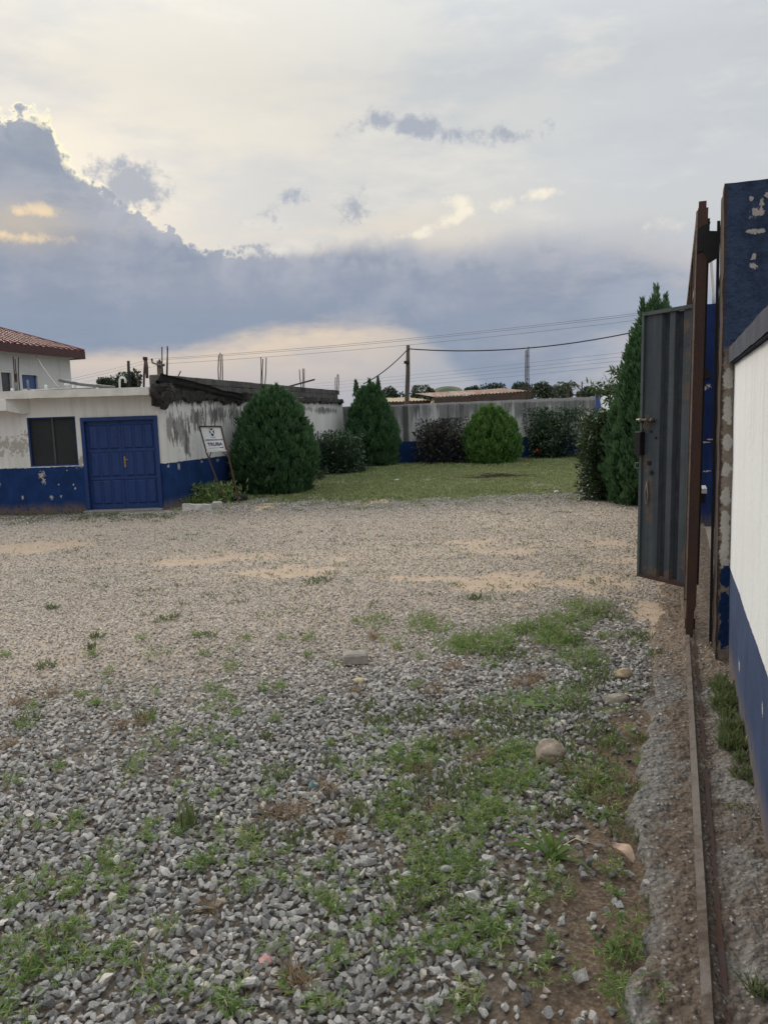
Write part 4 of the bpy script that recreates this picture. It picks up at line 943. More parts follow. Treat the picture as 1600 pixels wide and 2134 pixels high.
def thuja(name, base, H_, Rr, label, seed, mat=None, spires=(), nclump=330, egg=.30, power=2.1, frond=1.0, ex=.7, group='clipped cypress trees'):
    rs = np.random.default_rng(seed); base = Vector(base); t = thing(name, base, label, 'cypress', group)
    MB().tube([base - UP * .1, base + UP * (H_ * .35), base + UP * (H_ * .8)], [Rr * .09, Rr * .07, Rr * .02], 8).build('trunk', BARK, t, True)
    def rad(u): return Rr * np.power(np.clip(1 - u ** power, 0, 1), ex) * (.80 + .20 * SSTEP(u, 0, egg))
    parts = []
    cl = []
    while len(cl) < nclump * 1.3:
        u = rs.random() ** 1.05 * .97; th = rs.random() * 2 * math.pi
        if rs.random() < (rad(u) / Rr) * .9 + .12: cl.append((u, th))
    axis = [(0., 0., 1.0, 1.0)] + list(spires)
    for (u, th) in cl:
        lum = 1 + .10 * math.sin(3 * th + seed) * (1 - u) + rs.normal() * .06 + (.10 if rs.random() < .08 else 0)
        r_ = float(rad(np.array(u))) * lum; r_ = max(r_ - .05, .03)
        c = np.array([math.cos(th) * r_, math.sin(th) * r_, u * H_ * .96])
        outw = np.array([math.cos(th), math.sin(th), 0])
        ch = (.17 + .14 * rs.random()) * frond * (H_ / 2.6) ** .3; cw = ch * .33
        m_ = 34
        zz = rs.random(m_) ** .8; rr_ = cw * np.sqrt(rs.random(m_)) * (1 - zz ** 1.5) + .01; aa = rs.random(m_) * 2 * math.pi
        root = c + np.stack([rr_ * np.cos(aa), rr_ * np.sin(aa), zz * ch * .8], 1) + outw * (cw * .3)
        dire = unit(np.stack([np.cos(aa) * .42 * (1 - zz), np.sin(aa) * .42 * (1 - zz), np.full(m_, 1.0)], 1) + outw * .30 + rs.normal(size=(m_, 3)) * .16)
        ln = (.06 + .075 * rs.random(m_)) * frond; wd = (.020 + .014 * rs.random(m_)) * frond
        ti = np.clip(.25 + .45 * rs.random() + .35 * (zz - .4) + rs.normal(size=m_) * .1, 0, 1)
        parts.append(blades(root, dire, ln, wd, np.full(m_, .1), ti, rs))
    for (ox, oy, top, wdt) in spires:                     # pointed leaders
        for k in range(9):
            m_ = 30; z0 = H_ * (.84 + (top - .84) * k / 9); zz = rs.random(m_)
            rr_ = wdt * (1 - k / 9.5) * np.sqrt(rs.random(m_)); aa = rs.random(m_) * 2 * math.pi
            root = np.stack([ox + rr_ * np.cos(aa), oy + rr_ * np.sin(aa), z0 + zz * H_ * .03], 1)
            dire = unit(np.stack([np.cos(aa) * .3, np.sin(aa) * .3, np.full(m_, 1.)], 1) + rs.normal(size=(m_, 3)) * .1)
            parts.append(blades(root, dire, (.07 + .06 * rs.random(m_)) * frond, np.full(m_, .022) * frond, np.zeros(m_), np.clip(.45 + .3 * rs.normal(size=m_), 0, 1), rs))
    # inner mass so that the crown is dense
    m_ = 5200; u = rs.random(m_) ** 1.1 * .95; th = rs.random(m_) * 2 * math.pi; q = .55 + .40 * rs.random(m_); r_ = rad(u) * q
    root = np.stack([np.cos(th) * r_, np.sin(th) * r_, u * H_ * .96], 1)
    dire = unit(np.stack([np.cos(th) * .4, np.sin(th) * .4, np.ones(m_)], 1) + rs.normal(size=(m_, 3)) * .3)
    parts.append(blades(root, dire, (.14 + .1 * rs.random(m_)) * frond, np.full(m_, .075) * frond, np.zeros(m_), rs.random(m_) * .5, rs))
    V, Tt, ti = joinm(parts)
    V[:, 2] = np.maximum(V[:, 2], .01); V += np.array(base)[None]
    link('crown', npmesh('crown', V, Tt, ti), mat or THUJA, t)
    return t
def shrub(name, base, rx, rz, label, seed, mat, n_=4200, leaf=.075, group=None, ry=None, flat=.0, shoots=14, cat='shrub', lobes=9, stemmat=None):
    rs = np.random.default_rng(seed); base = Vector(base); t = thing(name, base, label, cat, group); ry = ry or rx
    st_ = MB()
    for k in range(9):
        a_ = rs.random() * 6.28; st_.tube([base + Vector((.06 * math.cos(a_), .06 * math.sin(a_), -.05)), base + Vector((rx * .3 * math.cos(a_), ry * .3 * math.sin(a_), rz * .4)), base + Vector((rx * .65 * math.cos(a_), ry * .65 * math.sin(a_), rz * (.7 + .2 * rs.random())))], [.018, .012, .005], 5)
    st_.build('stems', stemmat or BARK, t, True)
    lob = [(rs.normal(size=3) * np.array([.42, .42, .30]) + np.array([0, 0, .50]), .38 + .25 * rs.random()) for _ in range(lobes)] + [(np.array([0, 0, .45]), .62), (np.array([0, 0, .3]), .75)]
    P = []; Nn = []
    while len(P) < n_:
        c, r_ = lob[rs.integers(len(lob))]; d = rs.normal(size=3); d /= np.linalg.norm(d)
        q = c + d * r_ * (rs.random() ** .22)
        if 0.01 < q[2] < 1.08 and np.hypot(q[0], q[1]) < 1.08: P.append(q); Nn.append(d)
    P = np.array(P) * np.array([rx, ry, rz]); Nn = np.array(Nn)
    dire = unit(Nn * .8 + rs.normal(size=P.shape) * .7 + np.array([0, 0, .35])); nor = unit(np.array([0, 0, 1.]) + rs.normal(size=P.shape) * .6)
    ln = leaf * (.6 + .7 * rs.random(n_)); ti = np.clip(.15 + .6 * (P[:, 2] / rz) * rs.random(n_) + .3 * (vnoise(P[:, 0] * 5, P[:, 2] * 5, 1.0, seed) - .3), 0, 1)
    parts = [leaves(P, dire, nor, ln, ln * .52, ti, rs)]
    for k in range(shoots):                              # loose shoots breaking the outline
        a_ = rs.random() * 6.28; e_ = .5 + .7 * rs.random(); o_ = np.array([math.cos(a_) * rx * .75 * math.cos(e_ * .8), math.sin(a_) * ry * .75 * math.cos(e_ * .8), rz * (.45 + .42 * e_)])
        d_ = unit(np.array([[math.cos(a_) * .6, math.sin(a_) * .6, 1.0]]) + rs.normal(size=(1, 3)) * .3)[0]; m_ = 14; L_ = (.15 + .18 * rs.random())
        q = np.linspace(0, 1, m_)[:, None]; root = o_ + d_ * q * L_
        dr_ = unit(rs.normal(size=(m_, 3)) + d_ * .6); parts.append(leaves(root, dr_, unit(rs.normal(size=(m_, 3))), np.full(m_, leaf * .85), np.full(m_, leaf * .42), np.clip(.5 + .3 * rs.normal(size=m_), 0, 1), rs))
    V, Tt, ti = joinm(parts); V[:, 2] = np.maximum(V[:, 2], .005); V += np.array(base)[None]
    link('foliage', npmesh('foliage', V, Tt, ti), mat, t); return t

gb = lambda px, py: gnd(px, py)
b1 = gnd(572, 1032) + Vector((0, .55, 0))
thuja('cypress_tree', b1, 2.48, 1.02, 'large rounded dark cypress beside the leaning sign', 11, nclump=520, spires=[(-.22, 0, 1.03, .09), (-.02, .1, 1.02, .10), (.22, .05, 1.0, .10), (.1, 0, 1.04, .08)], egg=.35, power=2.6, ex=.6)
b2 = gnd(776, 976) + Vector((0, .6, 0))
thuja('cypress_tree', b2, 2.95, .98, 'cypress with three pointed tips in the corner of building and back wall', 12, nclump=430, spires=[(-.48, 0, 1.02, .13), (-.02, 0, 1.03, .12), (.30, 0, 1.05, .12)], egg=.3, power=1.8, frond=1.2)
b3 = gnd(1030, 968) + Vector((0, .55, 0))
thuja('cypress_tree', b3, 1.98, 1.02, 'bright green globe shaped young cypress in front of the back wall', 13, mat=THUJA_Y, nclump=330, spires=[(0, 0, 1.03, .15)], egg=.35, power=2.2, frond=1.15, ex=.65)
b4 = Vector((5.02, 14.25, 0))
thuja('cypress_tree', b4, 3.72, .94, 'tall narrow dark cypress behind the open gate door', 14, nclump=620, spires=[(.02, 0, 1.05, .16), (.20, 0, 1.0, .14), (-.22, .0, .98, .10)], egg=.2, power=1.35)
shrub('shrub', gnd(712, 990) + Vector((0, .5, 0)), 1.05, 1.25, 'low dark leafy shrub between the two dark cypresses', 21, LEAF_D, 6500, .10, 'shrubs along the walls')
shrub('shrub', gnd(922, 970) + Vector((0, .5, 0)), .98, 1.50, 'dusky purple brown shrub to the left of the globe cypress', 22, LEAF_R, 6500, .10, 'shrubs along the walls')
se = shrub('flowering_shrub', gnd(1150, 956) + Vector((0, .3, 0)), 1.12, 1.75, 'dark glossy shrub with red flower by the right of the globe cypress', 23, LEAF_D, 7500, .11, 'shrubs along the walls')
fl = gnd(1123, 943, .3) ; fl = at(1122, 938, se.location.y - 1.15)
rs = np.random.default_rng(5); m_ = 12; fP = np.array(fl)[None] + rs.normal(size=(m_, 3)) * .05
V, Tt, ti = leaves(fP, unit(rs.normal(size=(m_, 3))), unit(rs.normal(size=(m_, 3))), np.full(m_, .07), np.full(m_, .05), rs.random(m_), rs)
link('flower', npmesh('flower', V, Tt, ti), foliage('red_petal', (.42, .03, .02), (.62, .07, .04), .1), se)
shrub('shrub', Vector((4.30, 15.05, 0)), .44, 1.62, 'upright pale tipped shrub against the tall narrow cypress', 24, LEAF_L, 7500, .085, 'shrubs along the walls', lobes=12)
shrub('broadleaf_plant', gnd(985, 962) + Vector((0, 1.2, 0)), .62, 1.75, 'green broad leaved plant peeping from behind the globe cypress', 25, LEAF_D, 700, .24, None, shoots=5, cat='plant')
# low growth round the feet of the shrubs
for (px, py, r_, z_, sd_, lb) in ((655, 1000, .45, .30, 31, 'low leafy creeper at the foot of the big rounded cypress'), (745, 985, .4, .22, 32, 'low creeping plant at the foot of the small dark shrub'), (540, 1032, .35, .18, 33, 'small weeds sprouting under the front of the big cypress')):
    shrub('creeper', gnd(px, py), r_, z_, lb, sd_, LEAF_D, 500, .07, 'creepers under the shrubs', shoots=3, cat='plant', ry=.3)
# young tree with long leaves above the pale sheet
yt = thing('young_tree', at(1290, 900, 24.5) * 1, 'young tree with long drooping leaves behind the pale leaning sheet', 'tree'); yb = at(1296, 900, 24.5); yt.location = (yb.x, 24.5, 0)
yb.z = 0; MB().tube([yb, at(1285, 850, 24.5), at(1276, 812, 24.5)], [.05, .035, .015], 7).build('trunk', BARK, yt, True)
parts = []; rs = np.random.default_rng(77)
for (x0, y0, x1, y1) in ((1280, 830, 1222, 800), (1278, 825, 1250, 792), (1278, 825, 1266, 790), (1282, 835, 1240, 812), (1285, 840, 1262, 835), (1288, 850, 1275, 850), (1285, 800, 1275, 770), (1290, 790, 1281, 768), (1283, 820, 1270, 805), (1285, 835, 1292, 800), (1270, 822, 1235, 800), (1284, 815, 1258, 812)):
    a_ = np.array(at(x0, y0, 24.5)); b_ = np.array(at(x1, y1, 24.5 + rs.normal() * .3)); m_ = 22; q = np.linspace(.1, 1, m_)[:, None]
    root = a_ + (b_ - a_) * q; d_ = unit(rs.normal(size=(m_, 3)) * .8 + (b_ - a_) / np.linalg.norm(b_ - a_) * .6 + np.array([0, 0, -.35]))
    parts.append(leaves(root, d_, unit(rs.normal(size=(m_, 3))), .20 + .12 * rs.random(m_), np.full(m_, .065), rs.random(m_), rs))
V, Tt, ti = joinm(parts); link('crown', npmesh('crown', V, Tt, ti), foliage('mango_leaf', (.03, .06, .025), (.10, .16, .06), .2), yt)

# far trees
FAR = [foliage('far_leaf', (.030, .050, .036), (.060, .088, .058), .1, .7), foliage('far_leaf_pale', (.045, .068, .045), (.085, .11, .07), .1, .7)]
def fartree(px, py_top, py_bot, wpx, Y, label, seed, kind=0, name='far_tree', group='trees on the horizon'):
    rs = np.random.default_rng(seed); c = at(px, py_bot, Y); top = at(px, py_top, Y).z; Wd = wpx / F * Y / 2
    t = thing(name, (c.x, Y, 0), label, 'tree', group)
    MB().tube([Vector((c.x, Y, -.2)), Vector((c.x, Y, top * .7))], [.3, .12], 7).build('trunk', BARK, t, True)
    zc = max(c.z, 1.5); zr = (top - zc)
    lob = [(np.array([rs.uniform(-.72, .72), rs.uniform(-.5, .5), rs.uniform(.1, .62)]), rs.uniform(.25, .42)) for _ in range(10)] + [(np.array([0, 0, .35]), .55)]
    n_ = 1500; P = np.empty((n_, 3)); Nn = np.empty((n_, 3))
    for i in range(n_):
        q, r_ = lob[rs.integers(len(lob))]; d = rs.normal(size=3); d /= np.linalg.norm(d); P[i] = q + d * r_ * rs.random() ** .25; Nn[i] = d
    P = P * np.array([Wd, Wd, zr]) + np.array([c.x, Y, zc]); P[:, 2] = np.clip(P[:, 2], .6, top + .2)
    s_ = max(Wd, .8) * .16; ln = s_ * (.7 + .8 * rs.random(n_))
    V, Tt, ti = leaves(P, unit(Nn + rs.normal(size=P.shape) * .7), unit(rs.normal(size=P.shape) + np.array([0, 0, 1])), ln, ln * .7, rs.random(n_), rs)
    link('crown', npmesh('crown', V, Tt, ti), FAR[kind], t); return t
fartree(222, 783, 812, 44, 62, 'smaller round dark tree behind the roof slab', 41)
fartree(272, 772, 814, 66, 60, 'larger round dark tree behind the roof slab and iron stubs', 42)
fartree(815, 806, 835, 54, 120, 'flat topped grey tree left of the wooden pole', 43)
fartree(880, 800, 838, 56, 70, 'spiky green tree right of the wooden pole above tan roof', 44, 1)
fartree(985, 803, 825, 40, 130, 'low dark tree nearest to the arched hall', 45)
fartree(1026, 796, 825, 52, 130, 'rounded dark tree above the middle of the rusty roof', 46)
fartree(1084, 796, 825, 54, 120, 'rounded dark tree behind the tied starter bars', 47)
fartree(1132, 792, 832, 60, 75, 'green tree just right of the rusty shed roof', 48, 1)
fartree(1165, 803, 832, 60, 85, 'low pale tree beside the distant palm', 49, 1)
fartree(1228, 806, 832, 70, 85, 'low pale tree between the palm and the young tree', 50, 1)
fartree(1300, 800, 834, 90, 90, 'wide pale tree mostly behind the tall narrow cypress', 51, 1)
fartree(1100, 808, 830, 60, 110, 'low dark tree filling the skyline behind the shed end', 52)
fartree(775, 812, 838, 60, 110, 'dark tree low behind the three tipped cypress', 53)
# palm
pm = thing('palm_tree', (at(1183, 830, 80).x, 80, 0), 'small distant palm with feathery fronds on the skyline', 'palm')
pc = at(1183, 800, 80); MB().tube([Vector((pc.x, 80, 0)), pc], [.2, .13], 7).build('trunk', BARK, pm, True)
parts = []; rs = np.random.default_rng(8)
for k in range(13):
    a_ = k * 2.4; e_ = rs.uniform(.1, .9); m_ = 16; q = np.linspace(.1, 1, m_); L_ = 1.3
    root = np.array(pc) + np.stack([np.cos(a_) * q * L_, np.sin(a_) * q * L_, q * e_ * L_ - q ** 2 * 1.0 * L_], 1)
    parts.append(leaves(root, unit(np.stack([np.cos(a_) + rs.normal(size=m_) * .6, np.sin(a_) + rs.normal(size=m_) * .6, rs.normal(size=m_) * .3 - .4], 1)), unit(rs.normal(size=(m_, 3))), np.full(m_, .5), np.full(m_, .12), rs.random(m_), rs))
V, Tt, ti = joinm(parts); link('fronds', npmesh('fronds', V, Tt, ti), FAR[1], pm)
o = MB().tube([at(1212, 832, 60), at(1212, 795, 60)], .05, 6).build('mast', M['rebar'], None, True); tag(o, 'thin bare mast on the skyline right of the palm', 'mast')

# pale leaning sheet and blue banner against the back wall
ls = thing('leaning_sheet', at(1265, 950, 27.6), 'white ribbed metal sheet with blue and turquoise printed edge leaning on the back wall', 'metal sheet')
A, Bq, Cq, Dq = at(1247, 819, 28.9), at(1262, 905, 28.0), at(1318, 905, 28.0), at(1292, 816, 28.9)
ls.location = (Bq.x, Bq.y, 0)
nrs = (Cq - Bq).cross(A - Bq).normalized()
b = MB(); b.grid(lambda u_, v_: (Bq.lerp(Cq, u_)).lerp(A.lerp(Dq, u_), v_) + nrs * (.02 * max(0, math.sin(u_ * 3.14 * 6))), 36, 2)
b.grid(lambda u_, v_: (Bq.lerp(Cq, u_)).lerp(A.lerp(Dq, u_), v_) + Vector((0, .03, 0)), 2, 2); b.build('sheet', plain('white_sheet', (.62, .64, .64), .5, .05, 2, bump=0), ls)
g = newmat('printed_edge', .6, .3); z = g.sep(g.pos())[2]; zz0 = at(1245, 905, 28).z; zz1 = at(1245, 820, 28.8).z
n = g.noise(g.pos(), 4, 2); f = g.add(g.smooth(z, zz0, zz1, kind='LINEAR'), g.mul(g.sub(n, .5), .12))
c = g.mix(g.smooth(f, .30, .31), (.03, .035, .12), (.5, .5, .54)); c = g.mix(g.smooth(f, .44, .45), c, (.03, .22, .36)); c = g.mix(g.smooth(f, .60, .61), c, (.022, .035, .13))
g.put(g.b.inputs['Base Color'], c)
b = MB(); b.prism([at(1240, 820, 28.85), at(1247, 819, 28.85), at(1261, 905, 27.97), at(1238, 905, 27.97)], (0, .04, 0)); b.build('printed_edge', g.m, ls)

# ------------------------------------------------------------------ leaning sign board
SY0, SY1 = 16.55, 16.95
def sg(px, py):                                          # plane that leans back from its feet
    q = (1042 - py) / 153; return at(px, py, SY0 + (SY1 - SY0) * q)
TLc, TRc, BLc, BRc = sg(416, 889), sg(461, 889), sg(430, 940), sg(472, 937)
sx = (TRc - TLc).normalized(); sy = (TLc - BLc); sy = (sy - sx * sy.dot(sx) * 0).normalized(); sn = sx.cross(sy).normalized()
if sn.y > 0: sn = -sn
sign = thing('sign_board', sg(480, 1040), 'white sign on rusty legs leaning against the blue and white wall', 'sign'); sign.location.z = 0
def bil(u_, v_, k=0.0): return (BLc.lerp(BRc, u_)).lerp(TLc.lerp(TRc, u_), v_) + sn * k
b = MB(); b.prism([bil(.0, .0), bil(1, 0), bil(1, 1), bil(0, 1)], -sn * .03)
panel = b.build('panel', plain('sign_white', (.66, .68, .68), .5, .05, 4, bump=0), sign)
fr_ = MB()
for (a_, c_) in (((0, 1), (1, 1)), ((0, 0), (0, 1)), ((1, 0), (1, 1))): fr_.bar(bil(*a_, .002), bil(*c_, .002), .03, .04, sn)
fr_.build('frame', M['rust_frame'], sign)
MB().bar(bil(0, 0, -.01) - sy * .02, bil(1, 0, -.01) - sy * .02, .025, .03, sn).build('bottom_bar', M['white'], sign)
legL, legR = sg(472, 1045), sg(499, 1036); legL.z = legR.z = -.02
MB().bar(bil(-.02, 0, -.02), legL, .03, .03, sn).build('leg', M['rust_frame'], sign); MB().bar(bil(1.02, 0, -.02), legR, .034, .034, sn).build('leg', M['rust_frame'], sign)
for (u_, ll, q) in ((.25, legL, .13), (.72, legR, .15)):
    a_ = bil(0 if u_ < .5 else 1.02, 0, -.02); MB().bar(bil(u_, -.02, -.02), a_.lerp(ll, q), .02, .02, sn).build('brace', M['rust_frame'], sign)
NAVY = plain('navy_print', (.012, .016, .10), .6, .05, 3, bump=0)
def textmesh(body, wfrac, u_c, v_c, hfrac, mat, name, bold=0.0):
    cu = bpy.data.curves.new('lettering', 'FONT'); cu.body = body; cu.align_x = 'CENTER'; cu.align_y = 'CENTER'; cu.offset = bold; cu.extrude = .02
    to = bpy.data.objects.new('lettering', cu); COL.objects.link(to); bpy.context.view_layer.update()
    me = bpy.data.meshes.new_from_object(to.evaluated_get(bpy.context.evaluated_depsgraph_get())); bpy.data.objects.remove(to)
    P = np.empty(len(me.vertices) * 3); me.vertices.foreach_get('co', P); P = P.reshape(-1, 3)
    w0, h0_ = np.ptp(P[:, 0]), np.ptp(P[:, 1]); P[:, 0] -= (P[:, 0].min() + P[:, 0].max()) / 2; P[:, 1] -= (P[:, 1].min() + P[:, 1].max()) / 2
    V = np.array([tuple(bil(u_c + x / w0 * wfrac, v_c + y / h0_ * hfrac, .003 + .002 * (1 if z_ > 0 else 0))) for x, y, z_ in P]); me.vertices.foreach_set('co', V.ravel()); me.update()
    me.materials.clear(); return link(name, me, mat, panel)
textmesh('TRUBA', .72, .52, .26, .14, NAVY, 'lettering', .03)
textmesh('THE PRESBYTERIAN CHURCH OF GHANA', .86, .52, .44, .055, NAVY, 'small_lettering', .015)
b = MB()
for k in range(11): b.prism([bil(.16 + k * .042, .095, .003), bil(.16 + k * .042 + .03, .095, .003), bil(.16 + k * .042 + .03, .115, .003), bil(.16 + k * .042, .115, .003)], sn * .002)
b.build('fine_print', plain('olive_print', (.25, .26, .16), .6, .05, 3, bump=0), panel)
b = MB(); b.prism([bil(.68, .097, .003), bil(.82, .097, .003), bil(.82, .08, .003), bil(.92, .108, .003), bil(.82, .136, .003), bil(.82, .119, .003), bil(.68, .119, .003)], sn * .002); b.build('arrow', NAVY, panel)
b = MB(); b.prism([bil(.40, .92, .003), bil(.62, .92, .003), bil(.62, .72, .003), bil(.58, .64, .003), bil(.51, .585, .003), bil(.44, .64, .003), bil(.40, .72, .003)], sn * .002); em = b.build('emblem', NAVY, panel)
WP = plain('emblem_white', (.62, .64, .64), .5, .03, 4, bump=0)
b = MB()
for (a_, c_) in (((.41, .90), (.60, .66)), ((.61, .90), (.42, .66))): b.bar(bil(*a_, .0075), bil(*c_, .0075), .022, .004, sn)
b.prism([bil(.46, .83, .0098), bil(.56, .83, .0098), bil(.56, .74, .0098), bil(.46, .74, .0098)], sn * .001); b.build('emblem_cross', WP, panel)
b = MB()
for i in range(8):
    a0, a1 = .40 + i * .03, .40 + (i + 1) * .03; y0, y1 = .575 - .02 * math.sin(i / 8 * 3.14), .575 - .02 * math.sin((i + 1) / 8 * 3.14)
    b.prism([bil(a0, y0, .003), bil(a1, y1, .003), bil(a1, y1 - .03, .003), bil(a0, y0 - .03, .003)], sn * .002)
b.build('ribbon', plain('grey_print', (.33, .35, .40), .6, .05, 3, bump=0), panel)

# planter kerb, tyre
pk = thing('planter_edge', gnd(415, 1066), 'broken white painted concrete planter edge below the sign', 'planter')
A, Bq = gnd(381, 1068), gnd(440, 1066); b = MB()
hk = .17
b.grid(lambda u_, v_: A.lerp(Bq, u_) + Vector((0, .12 * math.sin(u_ * 2.8) * -.3, 0)) + UP * (hk * v_ * (1 - .15 * u_) + .012 * mnoise.noise((u_ * 6, v_ * 2, 0))) + Vector((0, .0, 0)), 20, 4)
b.grid(lambda u_, v_: A.lerp(Bq, u_) + Vector((0, .12 * math.sin(u_ * 2.8) * -.3 + .10 * v_, 0)) + UP * (hk * (1 - .15 * u_) + .012 * mnoise.noise((u_ * 6, 2, 0))), 20, 2)
b.grid(lambda u_, v_: A + Vector((0, .1 * u_, hk * v_)), 2, 2); b.grid(lambda u_, v_: Bq + Vector((0, .1 * u_, hk * .85 * v_)), 2, 2)
b.build('kerb', plain('kerb_white', (.52, .50, .46), .9, .3, 9, bump=.5), pk)
A2 = gnd(462, 1060)
b = MB(); b.box(A2 + Vector((-.1, .05, .07)), (.20, .14, .16)); b.build('broken_end', plain('kerb_grey', (.38, .36, .33), .9, .25, 6), pk, bevel=.03)
ty = thing('old_tyre', gnd(486, 1046) + Vector((0, .2, 0)), 'old black tyre lying in weeds at the foot of the sign', 'tyre')
c0 = ty.location; b = MB(); N_ = 28; Mq = 10
for i in range(N_):
    a_ = 2 * math.pi * i / N_
    for j in range(Mq):
        q = 2 * math.pi * j / Mq; r_ = .22 + .075 * math.cos(q); b.v.append((c0.x + r_ * math.cos(a_), c0.y + r_ * math.sin(a_), .075 + .075 * max(-1, min(1, 1.3 * math.sin(q)))))
for i in range(N_):
    for j in range(Mq): b.f.append((i * Mq + j, ((i + 1) % N_) * Mq + j, ((i + 1) % N_) * Mq + (j + 1) % Mq, i * Mq + (j + 1) % Mq))
b.build('carcass', M['rubber'], ty, True)

# ------------------------------------------------------------------ stones: prototypes + scattered gravel
def rock_mesh(seed, npt=16, sub=0, asp=(1, .8, .62), jit=.0):
    rs = np.random.default_rng(seed); bm = bmesh.new()
    for _ in range(npt):
        d = rs.normal(size=3); d /= np.linalg.norm(d); d *= .5 * (.82 + .25 * rs.random()); bm.verts.new(tuple(d * np.array(asp)))
    bmesh.ops.convex_hull(bm, input=bm.verts)
    bmesh.ops.delete(bm, geom=[v for v in bm.verts if not v.link_faces], context='VERTS')
    if sub:
        bmesh.ops.subdivide_edges(bm, edges=bm.edges, cuts=sub, use_grid_fill=True, smooth=.35)
        for v in bm.verts: v.co += Vector((mnoise.noise(v.co * 5), mnoise.noise(v.co * 5 + Vector((4, 4, 4))), mnoise.noise(v.co * 5 + Vector((8, 1, 2))))) * jit + Vector((mnoise.noise(v.co * 16), mnoise.noise(v.co * 16 + Vector((4, 4, 4))), mnoise.noise(v.co * 16 + Vector((8, 1, 2))))) * jit * .4
    bmesh.ops.triangulate(bm, faces=bm.faces); bmesh.ops.recalc_face_normals(bm, faces=bm.faces)
    me = bpy.data.meshes.new('stone'); bm.to_mesh(me); bm.free(); return me
g = newmat('granite', .9, .25); t_ = g.attr('tint', True)[2]; w_ = g.attr('warm', True)[2]; oc = g.obj()
ofs = g.vm('SCALE', (1, 1, 1)); g.put(ofs.node.inputs['Scale'], g.mul(t_, 60))
pp = g.vm('ADD', oc, ofs)
sp = g.noise(pp, 7, 5, .8); sp2 = g.noise(pp, 2.4, 4, .6)
c = g.mix(t_, (.115, .118, .125), (.46, .455, .44))
c = g.mix(g.smooth(sp, .53, .66, 0, .7), c, (.50, .495, .48)); c = g.mix(g.smooth(sp, .47, .33, 0, .9), c, (.045, .047, .052))
c = g.mix(g.mul(w_, g.smooth(sp2, .25, .65, .6, 1.0)), c, g.mix(t_, (.37, .318, .27), (.70, .63, .555)))
g.put(g.b.inputs['Base Color'], c); g.put(g.b.inputs['Normal'], g.bump(sp, .35, .08))
GRAN = g.m
protos = bpy.data.collections.new('stone_shapes')
for k in range(12):
    me = rock_mesh(100 + k, 13 + k % 5, asp=((1, .82, .66), (1, .68, .55), (1, .9, .5))[k % 3]); me.materials.append(GRAN)
    protos.objects.link(bpy.data.objects.new('stone_shape', me))
def scatter(name, P, rot, scl, idx, attrs, coll, kind='stuff', label=None):
    me = bpy.data.meshes.new(name); me.vertices.add(len(P)); me.vertices.foreach_set('co', np.asarray(P, np.float32).ravel())
    def at2(nm, ty_, arr, key):
        a_ = me.attributes.new(nm, ty_, 'POINT'); a_.data.foreach_set(key, np.ascontiguousarray(arr).ravel())
    at2('rot', 'FLOAT_VECTOR', np.asarray(rot, np.float32), 'vector'); at2('scl', 'FLOAT_VECTOR', np.asarray(scl, np.float32), 'vector'); at2('pick', 'INT', np.asarray(idx, np.int32), 'value')
    for k, v in attrs.items(): at2(k, 'FLOAT', np.asarray(v, np.float32), 'value')
    o = bpy.data.objects.new(name, me); COL.objects.link(o)
    ng = bpy.data.node_groups.new(name, 'GeometryNodeTree'); ng.interface.new_socket('Geometry', in_out='INPUT', socket_type='NodeSocketGeometry'); ng.interface.new_socket('Geometry', in_out='OUTPUT', socket_type='NodeSocketGeometry')
    N_ = ng.nodes; gi = N_.new('NodeGroupInput'); go = N_.new('NodeGroupOutput'); ip = N_.new('GeometryNodeInstanceOnPoints'); ci = N_.new('GeometryNodeCollectionInfo')
    ci.inputs['Collection'].default_value = coll; ci.inputs['Separate Children'].default_value = True; ci.inputs['Reset Children'].default_value = True
    ip.inputs['Pick Instance'].default_value = True
    def na(nm, ty_):
        n_ = N_.new('GeometryNodeInputNamedAttribute'); n_.data_type = ty_; n_.inputs['Name'].default_value = nm; return n_.outputs['Attribute']
    L = ng.links; L.new(gi.outputs[0], ip.inputs['Points']); L.new(ci.outputs[0], ip.inputs['Instance']); L.new(na('pick', 'INT'), ip.inputs['Instance Index'])
    L.new(na('rot', 'FLOAT_VECTOR'), ip.inputs['Rotation']); L.new(na('scl', 'FLOAT_VECTOR'), ip.inputs['Scale']); L.new(ip.outputs[0], go.inputs[0])
    md = o.modifiers.new('scatter', 'NODES'); md.node_group = ng
    tag(o, label, None, None, kind); return o

